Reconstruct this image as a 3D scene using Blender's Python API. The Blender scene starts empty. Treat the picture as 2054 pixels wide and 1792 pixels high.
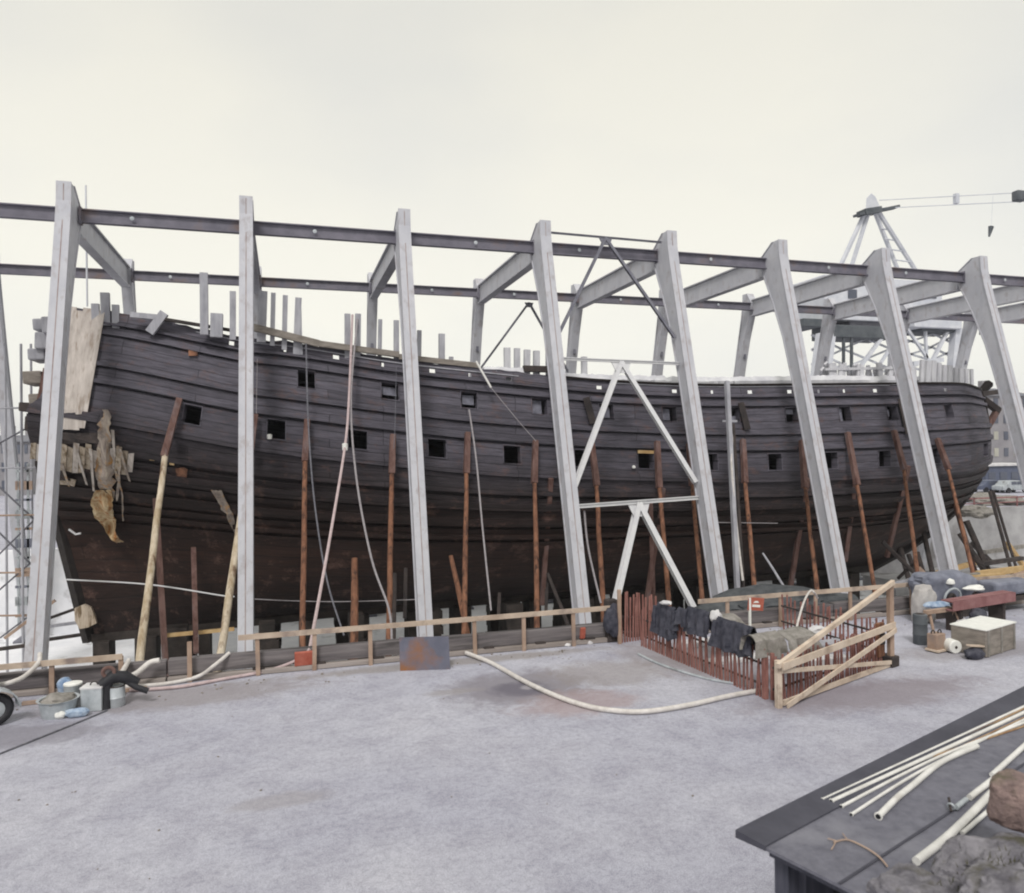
import bpy, bmesh, math, random
from mathutils import Vector, Matrix, noise as mnoise
random.seed(7)
S = bpy.context.scene
C = S.collection
PI = math.pi
# ------------------------------------------------------------------ camera
F, YAW, PITCH, ROLL = 1510.0, 0.294, 0.002, -0.0113
CAM = Vector((8.117, -34.03, 6.0))
_f = Vector((math.sin(YAW)*math.cos(PITCH), math.cos(YAW)*math.cos(PITCH), math.sin(PITCH)))
_r = Vector((math.cos(YAW), -math.sin(YAW), 0)); _u = _r.cross(_f)
_c, _s = math.cos(ROLL), math.sin(ROLL)
RX = _r*_c + _u*_s; UX = -_r*_s + _u*_c
cd = bpy.data.cameras.new('camera'); cam = bpy.data.objects.new('camera', cd); C.objects.link(cam)
cd.sensor_width = 36; cd.lens = F/2054*36; cd.clip_end = 5000; cd.clip_start = 0.1
cam.matrix_world = Matrix(((RX.x, UX.x, -_f.x, CAM.x), (RX.y, UX.y, -_f.y, CAM.y), (RX.z, UX.z, -_f.z, CAM.z), (0, 0, 0, 1)))
S.camera = cam
cd.dof.use_dof = True; cd.dof.focus_distance = 34; cd.dof.aperture_fstop = 1.6
# ------------------------------------------------------------------ light
SUN_EL, SUN_AZ = math.radians(48), math.radians(205)      # direction the light comes from (compass, 0 = +y)
w = bpy.data.worlds.new('World'); S.world = w; w.use_nodes = True
nt = w.node_tree; nt.nodes.clear()
out = nt.nodes.new('ShaderNodeOutputWorld'); bg = nt.nodes.new('ShaderNodeBackground')
sky = nt.nodes.new('ShaderNodeTexSky'); sky.sky_type = 'NISHITA'; sky.sun_disc = False
sky.sun_elevation = SUN_EL; sky.sun_rotation = SUN_AZ
tc = nt.nodes.new('ShaderNodeTexCoord'); mp = nt.nodes.new('ShaderNodeMapping'); mp.inputs['Scale'].default_value = (1, 1, 2.2)
nz = nt.nodes.new('ShaderNodeTexNoise'); nz.inputs['Scale'].default_value = 1.6; nz.inputs['Detail'].default_value = 5; nz.inputs['Roughness'].default_value = .45
nt.links.new(tc.outputs['Generated'], mp.inputs[0]); nt.links.new(mp.outputs[0], nz.inputs['Vector'])
cr = nt.nodes.new('ShaderNodeValToRGB')
cr.color_ramp.elements[0].position = .34; cr.color_ramp.elements[0].color = (6.6, 6.62, 6.4, 1)
cr.color_ramp.elements[1].position = .64; cr.color_ramp.elements[1].color = (7.95, 7.75, 6.9, 1)
nt.links.new(nz.outputs['Fac'], cr.inputs[0])
mx = nt.nodes.new('ShaderNodeMix'); mx.data_type = 'RGBA'; mx.inputs['Factor'].default_value = .95
sx = nt.nodes.new('ShaderNodeSeparateXYZ'); nt.links.new(tc.outputs['Generated'], sx.inputs[0])
gz = nt.nodes.new('ShaderNodeMapRange'); gz.inputs['From Min'].default_value = 0; gz.inputs['From Max'].default_value = .5; gz.inputs['To Min'].default_value = 1.24; gz.inputs['To Max'].default_value = .98
nt.links.new(sx.outputs['Z'], gz.inputs['Value'])
gm = nt.nodes.new('ShaderNodeVectorMath'); gm.operation = 'SCALE'; nt.links.new(cr.outputs[0], gm.inputs[0]); nt.links.new(gz.outputs[0], gm.inputs['Scale'])
nt.links.new(sky.outputs[0], mx.inputs['A']); nt.links.new(gm.outputs[0], mx.inputs['B'])
nt.links.new(mx.outputs['Result'], bg.inputs['Color']); bg.inputs['Strength'].default_value = .1
nt.links.new(bg.outputs[0], out.inputs['Surface'])
sl = bpy.data.lights.new('sun', 'SUN'); sl.energy = 1.9; sl.angle = math.radians(14); sl.color = (1, .97, .95)
so = bpy.data.objects.new('sun', sl); C.objects.link(so)
sd = Vector((math.sin(SUN_AZ)*math.cos(SUN_EL), math.cos(SUN_AZ)*math.cos(SUN_EL), math.sin(SUN_EL)))
so.rotation_euler = sd.to_track_quat('Z', 'Y').to_euler()
S.view_settings.view_transform = 'Standard'; S.view_settings.look = 'None'
S.view_settings.exposure = 0.18; S.view_settings.gamma = 1
S.render.engine = 'CYCLES'; S.cycles.filter_width = 2.0
S.cycles.max_bounces = 6; S.cycles.diffuse_bounces = 3

# ------------------------------------------------------------------ survey helpers (points of the plate put back on real planes)
def ray(px, py): return RX*((px-1027)/F) - UX*((py-896)/F) + _f
def at_y(px, py, y): d = ray(px, py); return CAM + d*((y-CAM.y)/d.y)
def at_z(px, py, z): d = ray(px, py); return CAM + d*((z-CAM.z)/d.z)

# ------------------------------------------------------------------ materials
def mat(name, c1, c2=None, scale=3., stretch=(1, 1, 1), rough=.85, bump=.15, bscale=None, c3=None, p3=.62, s3=1.2, metal=0, spec=.3, soft=.14, fine=.0):
    m = bpy.data.materials.new(name); m.use_nodes = True
    n = m.node_tree.nodes; l = m.node_tree.links; b = n['Principled BSDF']
    b.inputs['Roughness'].default_value = rough; b.inputs['Metallic'].default_value = metal
    b.inputs['Specular IOR Level'].default_value = spec
    t = n.new('ShaderNodeTexCoord'); mpn = n.new('ShaderNodeMapping'); mpn.inputs['Scale'].default_value = stretch
    l.new(t.outputs['Object'], mpn.inputs[0])
    a = n.new('ShaderNodeTexNoise'); a.inputs['Scale'].default_value = scale; a.inputs['Detail'].default_value = 8; a.inputs['Roughness'].default_value = .65
    l.new(mpn.outputs[0], a.inputs['Vector'])
    r = n.new('ShaderNodeValToRGB'); r.color_ramp.elements[0].position = .5-soft; r.color_ramp.elements[1].position = .5+soft
    r.color_ramp.elements[0].color = (*c1, 1); r.color_ramp.elements[1].color = (*(c2 or c1), 1)
    l.new(a.outputs['Fac'], r.inputs[0]); col = r.outputs[0]
    if c3:
        a3 = n.new('ShaderNodeTexNoise'); a3.inputs['Scale'].default_value = s3; a3.inputs['Detail'].default_value = 6; a3.inputs['Roughness'].default_value = .6
        l.new(mpn.outputs[0], a3.inputs['Vector'])
        r3 = n.new('ShaderNodeMapRange'); r3.inputs['From Min'].default_value = p3-.06; r3.inputs['From Max'].default_value = p3+.08
        l.new(a3.outputs['Fac'], r3.inputs['Value'])
        x = n.new('ShaderNodeMix'); x.data_type = 'RGBA'; x.inputs['B'].default_value = (*c3, 1)
        l.new(r3.outputs[0], x.inputs['Factor']); l.new(col, x.inputs['A']); col = x.outputs['Result']
    l.new(col, b.inputs['Base Color'])
    if bump:
        bn = n.new('ShaderNodeTexNoise'); bn.inputs['Scale'].default_value = bscale or scale*6; bn.inputs['Detail'].default_value = 6
        l.new(mpn.outputs[0], bn.inputs['Vector'])
        bu = n.new('ShaderNodeBump'); bu.inputs['Strength'].default_value = bump; bu.inputs['Distance'].default_value = .03
        l.new(bn.outputs['Fac'], bu.inputs['Height']); l.new(bu.outputs[0], b.inputs['Normal'])
    return m
def hexl(r, g, b): return tuple(((v/255+.055)/1.055)**2.4 if v > 10 else v/255/12.92 for v in (r, g, b))
M = {}
M['white'] = mat('frame_paint', (.42, .425, .465), (.52, .52, .55), 1.4, (1, 1, .6), .65, .12, c3=(.38, .36, .375), p3=.60, s3=2.6, soft=.2)
M['whitebrace'] = mat('brace_paint', (.58, .58, .60), (.66, .66, .66), 3, rough=.5, bump=.04)
M['steel'] = mat('purlin_steel', (.13, .125, .155), (.195, .185, .22), 1.2, (1, 1, 1), .6, .1, c3=(.17, .125, .115), p3=.60, s3=.6)
M['steelfar'] = M['steel']
M['gusset'] = mat('dark_brace_steel', (.12, .12, .15), (.19, .19, .22), 2, rough=.5, bump=.05)
M['rust'] = mat('rust_weld', (.24, .18, .17), (.38, .33, .32), 3, (1, 1, .5), .8, .1)
M['woodpale'] = mat('pale_new_timber', (.50, .40, .31), (.64, .54, .44), 2.2, (1, 1, 1), .8, .1, c3=(.36, .28, .22), p3=.6, s3=2)
M['railtop'] = mat('rail_top_board', (.36, .28, .22), (.54, .44, .35), 1.2, (1, 1, 1), .85, .2, c3=(.24, .19, .17), p3=.56, s3=1.3)
M['rail'] = mat('rail_board', (.28, .19, .14), (.42, .31, .24), 1.5, (1, 1, 1), .8, .1, c3=(.26, .2, .17), p3=.6)
M['baulk'] = mat('grey_baulk', (.10, .09, .095), (.21, .19, .19), 1.1, (.35, 3, 5), .9, .3, c3=(.055, .05, .05), p3=.58, s3=.9)
M['baulktop'] = mat('baulk_lower_board', (.22, .19, .17), (.34, .3, .28), 1.1, (.35, 3, 3), .9, .3)
M['shorered'] = mat('shore_timber_stained', (.085, .042, .034), (.18, .11, .095), 1.5, (2, 2, .5), .85, .2, c3=(.16, .12, .12), p3=.62)
M['shorepole'] = mat('shore_log_bark', (.11, .048, .03), (.30, .145, .085), 2.0, (2.2, 2.2, .8), .85, .4, c3=(.06, .032, .024), p3=.58, s3=2.2, soft=.2)
M['shorelight'] = mat('shore_log_peeled', (.36, .28, .18), (.64, .56, .44), 1.6, (2, 2, .6), .8, .25, c3=(.16, .10, .06), p3=.57, s3=1.4)
M['dark'] = mat('dark_timber', (.03, .026, .026), (.07, .055, .05), 2, bump=.2)
M['black'] = mat('black_rubber', (.015, .015, .018), (.03, .03, .035), 4, rough=.6, bump=.1)
M['concrete'] = mat('dock_concrete', (.25, .245, .25), (.38, .375, .38), .5, (1, 1, 1), .9, .15, c3=(.2, .19, .19), p3=.6, s3=.35)
M['concretelight'] = mat('brightened_dock_concrete', (.70, .71, .74), (.82, .82, .84), .7, (1, 1, 1), .9, .15, c3=(.25, .24, .24), p3=.62, s3=.5)  # colour raised so the shaded floor and far wall under the keel look bright
M['block'] = mat('keel_block_oak', (.02, .017, .015), (.05, .04, .035), 1.5, bump=.2)
M['rope'] = mat('old_rope', (.25, .23, .24), (.36, .34, .35), 12, rough=.9, bump=.1)
M['ropedark'] = mat('dark_rope', (.10, .10, .12), (.18, .18, .2), 12, rough=.9, bump=.1)
M['hosepink'] = mat('pink_grey_hose', (.40, .31, .31), (.52, .42, .42), 8, rough=.7, bump=.05)
M['hose'] = mat('white_hose', (.50, .47, .44), (.66, .63, .60), 5, rough=.6, bump=.05)
M['picket'] = mat('red_brown_picket', (.20, .085, .07), (.34, .17, .145), 3, (2, 2, .6), .85, .15, c3=(.12, .06, .05), p3=.62)
M['cloth'] = mat('dark_oilskin', (.025, .027, .04), (.07, .07, .09), 6, rough=.55, bump=.4, bscale=14)
M['hessian'] = mat('grey_hessian', (.17, .16, .14), (.30, .28, .26), 5, rough=.95, bump=.4)
M['canvas'] = mat('pale_canvas', (.50, .49, .50), (.68, .67, .66), 1.4, rough=.9, bump=.3, bscale=4)
M['coverwhite'] = mat('white_deck_cover', (.50, .50, .53), (.70, .70, .71), 1., rough=.9, bump=.3, bscale=4)
M['crate'] = mat('weathered_crate', (.17, .15, .13), (.28, .25, .22), 2, (1, 1, 4), .9, .25)
M['redbox'] = mat('red_paint', (.34, .08, .05), (.42, .13, .09), 5, rough=.6, bump=.05)
M['whitep'] = mat('white_paint', (.72, .72, .68), (.8, .8, .76), 5, rough=.5, bump=.03)
M['blue'] = mat('blue_plastic', (.14, .22, .36), (.42, .5, .6), 4, rough=.6, bump=.2)
M['zinc'] = mat('galvanised_tin', (.33, .36, .38), (.50, .53, .55), 3, rough=.5, bump=.12, metal=.2, c3=(.2, .2, .2), p3=.6)
M['plate'] = mat('rusty_steel_plate', (.10, .105, .14), (.14, .14, .18), 2, rough=.7, bump=.1, c3=(.24, .10, .035), p3=.5, s3=.55)
M['tarp'] = mat('blue_grey_tarpaulin', (.13, .14, .18), (.22, .23, .28), 2, rough=.6, bump=.4, bscale=5)
M['redsteel'] = mat('red_lead_steel', (.20, .085, .085), (.29, .15, .15), 2, rough=.7, bump=.1)
M['tarpaper'] = mat('tar_paper', (.095, .095, .118), (.19, .19, .225), 9, rough=.85, bump=.4, bscale=70, c3=(.20, .20, .23), p3=.60, s3=1.4, soft=.28)
M['tarband'] = mat('tar_paper_edge', (.05, .05, .065), (.075, .075, .095), 2, rough=.8, bump=.12, bscale=60)
M['shedwall'] = mat('dark_board_wall', (.05, .052, .07), (.09, .09, .115), 2, (5, 5, .5), .85, .25)
M['steelrod'] = mat('rusty_bar', (.24, .13, .06), (.42, .30, .18), 4, rough=.7, bump=.1)
M['pipe'] = mat('white_pipe', (.56, .55, .52), (.74, .73, .70), 3, rough=.45, bump=.05, c3=(.38, .34, .3), p3=.64)
M['crane'] = mat('hazed_crane_paint', (.50, .52, .57), (.64, .65, .68), .6, rough=.6, bump=.05)  # distance haze is mixed into this colour, paler than the bare paint
M['cranedark'] = mat('crane_dark_steel', (.06, .07, .08), (.11, .12, .13), 1, rough=.6, bump=.05)
M['stone'] = mat('building_plaster', (.22, .21, .225), (.29, .28, .29), .3, rough=.95, bump=.05)
M['roofs'] = mat('slate_roof', (.14, .145, .17), (.20, .2, .22), .4, rough=.9, bump=.05)
M['window'] = mat('lit_window_glass', (.36, .35, .30), (.46, .45, .38), .2, rough=.3, bump=0)  # paler yellowish colour paints the lit look of some windows
M['windowd'] = mat('window_glass_dark', (.08, .09, .12), (.12, .13, .16), .2, rough=.3, bump=0)
M['carblue'] = mat('dark_blue_vehicle_paint', (.08, .095, .14), (.11, .125, .18), 1, rough=.35, bump=0)
M['woodyellow'] = mat('yellow_timber', (.42, .27, .12), (.58, .42, .22), 2, (1, 1, 1), .8, .15)
M['torn'] = mat('torn_sheathing', (.20, .165, .15), (.42, .36, .30), 1.6, (3, 3, .5), .9, .5, c3=(.40, .22, .08), p3=.58, s3=1.2)
M['tornbrown'] = mat('torn_sheathing_wood', (.30, .19, .09), (.60, .50, .33), 1.4, (3, 3, .5), .9, .5, c3=(.30, .13, .04), p3=.56, s3=1.3)
M['paleplank'] = mat('pale_weathered_plank', (.36, .32, .29), (.54, .49, .45), 1.2, (3, 3, .35), .9, .3, c3=(.26, .21, .17), p3=.60, s3=1.4)
M['yellowplank'] = mat('yellowed_plank', (.30, .24, .18), (.48, .41, .33), 2.5, (4, 3, .5), .9, .3, c3=(.13, .09, .05), p3=.57, s3=1.8)
M['lightstan'] = mat('pale_stanchion', (.42, .42, .45), (.58, .58, .6), 1.5, (2, 2, .5), .9, .2)
M['timbgrey'] = mat('grey_deck_timber', (.28, .28, .31), (.42, .42, .45), 1.5, (2, 2, .5), .9, .2)

# ground (gravel yard): large soft tone changes, puddle stains, fine grain
def ground_mat():
    m = bpy.data.materials.new('pale_gravel'); m.use_nodes = True
    n = m.node_tree.nodes; l = m.node_tree.links; b = n['Principled BSDF']; b.inputs['Roughness'].default_value = .95; b.inputs['Specular IOR Level'].default_value = .15
    t = n.new('ShaderNodeTexCoord'); P = t.outputs['Object']
    def noi(sc, det, ro=.6, dist=0):
        a = n.new('ShaderNodeTexNoise'); a.inputs['Scale'].default_value = sc; a.inputs['Detail'].default_value = det; a.inputs['Roughness'].default_value = ro
        a.inputs['Distortion'].default_value = dist; l.new(P, a.inputs['Vector']); return a.outputs['Fac']
    def ramp(fac, a, ca, b_, cb):
        r = n.new('ShaderNodeValToRGB'); r.color_ramp.elements[0].position = a; r.color_ramp.elements[1].position = b_
        r.color_ramp.elements[0].color = (*ca, 1); r.color_ramp.elements[1].color = (*cb, 1); l.new(fac, r.inputs[0]); return r.outputs[0]
    def mul(a, b_, f=1.):
        x = n.new('ShaderNodeMix'); x.data_type = 'RGBA'; x.blend_type = 'MULTIPLY'; x.inputs['Factor'].default_value = f
        l.new(a, x.inputs['A']); l.new(b_, x.inputs['B']); return x.outputs['Result']
    col = ramp(noi(.22, 6), .36, (.45, .452, .52), .66, (.535, .535, .59))
    col = mul(col, ramp(noi(1.3, 7, .7, .4), .33, (.80, .79, .81), .58, (1, 1, 1)))
    col = mul(col, ramp(noi(9, 6, .8), .32, (.74, .74, .76), .56, (1.04, 1.04, 1.04)))
    col = mul(col, ramp(noi(45, 5, .85), .38, (.62, .62, .64), .60, (1.14, 1.14, 1.13)))
    # puddle stains by the hose, dirt band along the timber kerb, darker patches under the barrier
    def spot(cx, cy, rx, ry, c, k):
        global _
        x = n.new('ShaderNodeMapping'); x.vector_type = 'TEXTURE'; x.inputs['Location'].default_value = (cx, cy, 0); x.inputs['Scale'].default_value = (rx, ry, 1)
        l.new(P, x.inputs[0])
        g = n.new('ShaderNodeVectorMath'); g.operation = 'LENGTH'; l.new(x.outputs[0], g.inputs[0])
        ad = n.new('ShaderNodeMath'); ad.operation = 'MULTIPLY_ADD'; l.new(noi(1.6, 6, .7, .6), ad.inputs[0]); ad.inputs[1].default_value = 1.5; l.new(g.outputs['Value'], ad.inputs[2])
        mr = n.new('ShaderNodeMapRange'); mr.interpolation_type = 'SMOOTHSTEP'; mr.inputs['From Min'].default_value = 1.3; mr.inputs['From Max'].default_value = 2.0
        mr.inputs['To Min'].default_value = k; mr.inputs['To Max'].default_value = 0; l.new(ad.outputs[0], mr.inputs['Value'])
        return mr.outputs[0], c
    for (cx, cy, rx, ry, c, k) in ((13.7, -16.0, 1.9, 1.5, (.22, .205, .23), .85), (14.7, -17.5, 1.6, .9, (.33, .245, .24), .6), (13.7, -16.1, .75, .6, (.13, .12, .15), .8), (14.0, -16.05, .3, .2, (.42, .4, .42), .6), (21.5, -19.2, 3.4, 1.0, (.22, .19, .21), .7),
                                (16.3, -15.6, 1.8, 1.2, (.27, .24, .23), .55), (5.5, -14.0, 3.5, .9, (.25, .225, .23), .7), (12.5, -13.3, 5, .35, (.26, .235, .22), .7), (20, -15.5, 2.2, 2.2, (.27, .245, .25), .6),
                                (8, -20.5, .9, .3, (.28, .26, .27), .5), (2.6, -15.7, 1.8, .8, (.2, .19, .22), .7), (27.5, -17.0, 3.0, .9, (.26, .24, .25), .6), (18.5, -14.6, 1.3, 1.8, (.27, .24, .24), .5), (12.0, -15.8, .8, .25, (.29, .27, .27), .6)):
        fac, c = spot(cx, cy, rx, ry, c, k)
        x = n.new('ShaderNodeMix'); x.data_type = 'RGBA'; x.inputs['B'].default_value = (*c, 1); l.new(fac, x.inputs['Factor']); l.new(col, x.inputs['A']); col = x.outputs['Result']
    l.new(col, b.inputs['Base Color'])
    bu = n.new('ShaderNodeBump'); bu.inputs['Strength'].default_value = .5; bu.inputs['Distance'].default_value = .04
    l.new(noi(28, 8, .75), bu.inputs['Height']); l.new(bu.outputs[0], b.inputs['Normal'])
    return m
M['ground'] = ground_mat()

def hull_mat():
    m = bpy.data.materials.new('waterlogged_oak_planking'); m.use_nodes = True
    n = m.node_tree.nodes; l = m.node_tree.links; b = n['Principled BSDF']; b.inputs['Roughness'].default_value = .7; b.inputs['Specular IOR Level'].default_value = .25
    uv = n.new('ShaderNodeUVMap'); uv.uv_map = 'UVMap'
    sep = n.new('ShaderNodeSeparateXYZ'); l.new(uv.outputs[0], sep.inputs[0])
    br = n.new('ShaderNodeTexBrick'); br.inputs['Scale'].default_value = 1; br.inputs['Brick Width'].default_value = 6.3; br.inputs['Row Height'].default_value = .42
    br.inputs['Mortar Size'].default_value = .024; br.inputs['Mortar Smooth'].default_value = .5; br.offset = .38; br.offset_frequency = 3
    br.inputs['Color1'].default_value = (.78, .78, .78, 1); br.inputs['Color2'].default_value = (1.1, 1.1, 1.1, 1); br.inputs['Mortar'].default_value = (.45, .45, .45, 1)
    wn = n.new('ShaderNodeTexNoise'); wn.inputs['Scale'].default_value = .8; wn.inputs['Detail'].default_value = 5; l.new(uv.outputs[0], wn.inputs['Vector'])
    wm = n.new('ShaderNodeVectorMath'); wm.operation = 'MULTIPLY_ADD'; wm.inputs[1].default_value = (.3, .16, 0); l.new(wn.outputs['Color'], wm.inputs[0]); l.new(uv.outputs[0], wm.inputs[2]); l.new(wm.outputs[0], br.inputs['Vector'])
    mp = n.new('ShaderNodeMapping'); mp.inputs['Scale'].default_value = (.35, 3.2, 1); l.new(uv.outputs[0], mp.inputs[0])
    def noi(sc, det, vec, ro=.65):
        a = n.new('ShaderNodeTexNoise'); a.inputs['Scale'].default_value = sc; a.inputs['Detail'].default_value = det; a.inputs['Roughness'].default_value = ro; l.new(vec, a.inputs['Vector']); return a.outputs['Fac']
    def ramp(fac, st):
        r = n.new('ShaderNodeValToRGB'); e = r.color_ramp.elements
        e[0].position = st[0][0]; e[0].color = (*st[0][1], 1); e[1].position = st[-1][0]; e[1].color = (*st[-1][1], 1)
        for p, c in st[1:-1]: q = e.new(p); q.color = (*c, 1)
        l.new(fac, r.inputs[0]); return r.outputs[0]
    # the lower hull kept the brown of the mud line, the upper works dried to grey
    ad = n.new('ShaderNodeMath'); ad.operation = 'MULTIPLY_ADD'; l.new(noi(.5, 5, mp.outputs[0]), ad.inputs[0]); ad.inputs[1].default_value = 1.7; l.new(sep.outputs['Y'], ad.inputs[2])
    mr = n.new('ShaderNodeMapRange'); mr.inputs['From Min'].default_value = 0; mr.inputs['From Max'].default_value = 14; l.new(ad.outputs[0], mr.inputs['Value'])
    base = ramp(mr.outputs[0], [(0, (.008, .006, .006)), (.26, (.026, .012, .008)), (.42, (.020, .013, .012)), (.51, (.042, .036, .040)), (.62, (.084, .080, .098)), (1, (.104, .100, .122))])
    x = n.new('ShaderNodeMix'); x.data_type = 'RGBA'; x.blend_type = 'MULTIPLY'; x.inputs['Factor'].default_value = 1; l.new(base, x.inputs['A']); l.new(br.outputs['Color'], x.inputs['B'])
    y = n.new('ShaderNodeMix'); y.data_type = 'RGBA'; y.blend_type = 'MULTIPLY'; y.inputs['Factor'].default_value = 1
    l.new(x.outputs['Result'], y.inputs['A']); l.new(ramp(noi(2.2, 9, mp.outputs[0], .75), [(.28, (.42, .42, .43)), (.72, (1.6, 1.55, 1.55))]), y.inputs['B'])
    # rust bleeding from iron fastenings
    mp2 = n.new('ShaderNodeMapping'); mp2.inputs['Scale'].default_value = (.9, 1.4, 1); l.new(uv.outputs[0], mp2.inputs[0])
    rf = n.new('ShaderNodeMapRange'); rf.inputs['From Min'].default_value = .54; rf.inputs['From Max'].default_value = .74; rf.inputs['To Max'].default_value = .8
    l.new(noi(.9, 9, mp2.outputs[0], .75), rf.inputs['Value'])
    z = n.new('ShaderNodeMix'); z.data_type = 'RGBA'; z.inputs['B'].default_value = (.15, .085, .070, 1); l.new(rf.outputs[0], z.inputs['Factor']); l.new(y.outputs['Result'], z.inputs['A'])
    l.new(z.outputs['Result'], b.inputs['Base Color'])
    bu = n.new('ShaderNodeBump'); bu.inputs['Strength'].default_value = .7; bu.inputs['Distance'].default_value = .05
    l.new(noi(5, 8, mp.outputs[0], .7), bu.inputs['Height'])
    bu2 = n.new('ShaderNodeBump'); bu2.inputs['Strength'].default_value = .8; bu2.inputs['Distance'].default_value = .05
    l.new(br.outputs['Color'], bu2.inputs['Height']); bu2.inputs['Strength'].default_value = .5; l.new(bu.outputs[0], bu2.inputs['Normal']); l.new(bu2.outputs[0], b.inputs['Normal'])
    return m
M['lid'] = mat('grey_port_lid', (.10, .10, .125), (.20, .20, .24), 3, rough=.8, bump=.15)
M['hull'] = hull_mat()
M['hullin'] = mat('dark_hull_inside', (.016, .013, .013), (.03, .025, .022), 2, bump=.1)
M['water'] = mat('dock_water', (.03, .04, .045), (.05, .06, .065), .4, rough=.12, bump=.3, bscale=2)
M['hill'] = mat('wooded_hill', (.10, .12, .13), (.17, .19, .19), .05, rough=1, bump=.2, bscale=.5)
M['rock'] = mat('lichen_granite', (.10, .095, .11), (.25, .24, .26), 5, rough=.95, bump=1., bscale=22, c3=(.07, .065, .045), p3=.58, s3=3.5)
M['rockred'] = mat('reddish_granite', (.15, .11, .105), (.29, .21, .19), 6, rough=.95, bump=1., bscale=20, c3=(.10, .09, .06), p3=.6, s3=2.5)
M['moss'] = mat('moss', (.03, .03, .012), (.075, .07, .03), 8, rough=1, bump=1., bscale=40)
M['jib'] = M['cranedark']

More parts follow.
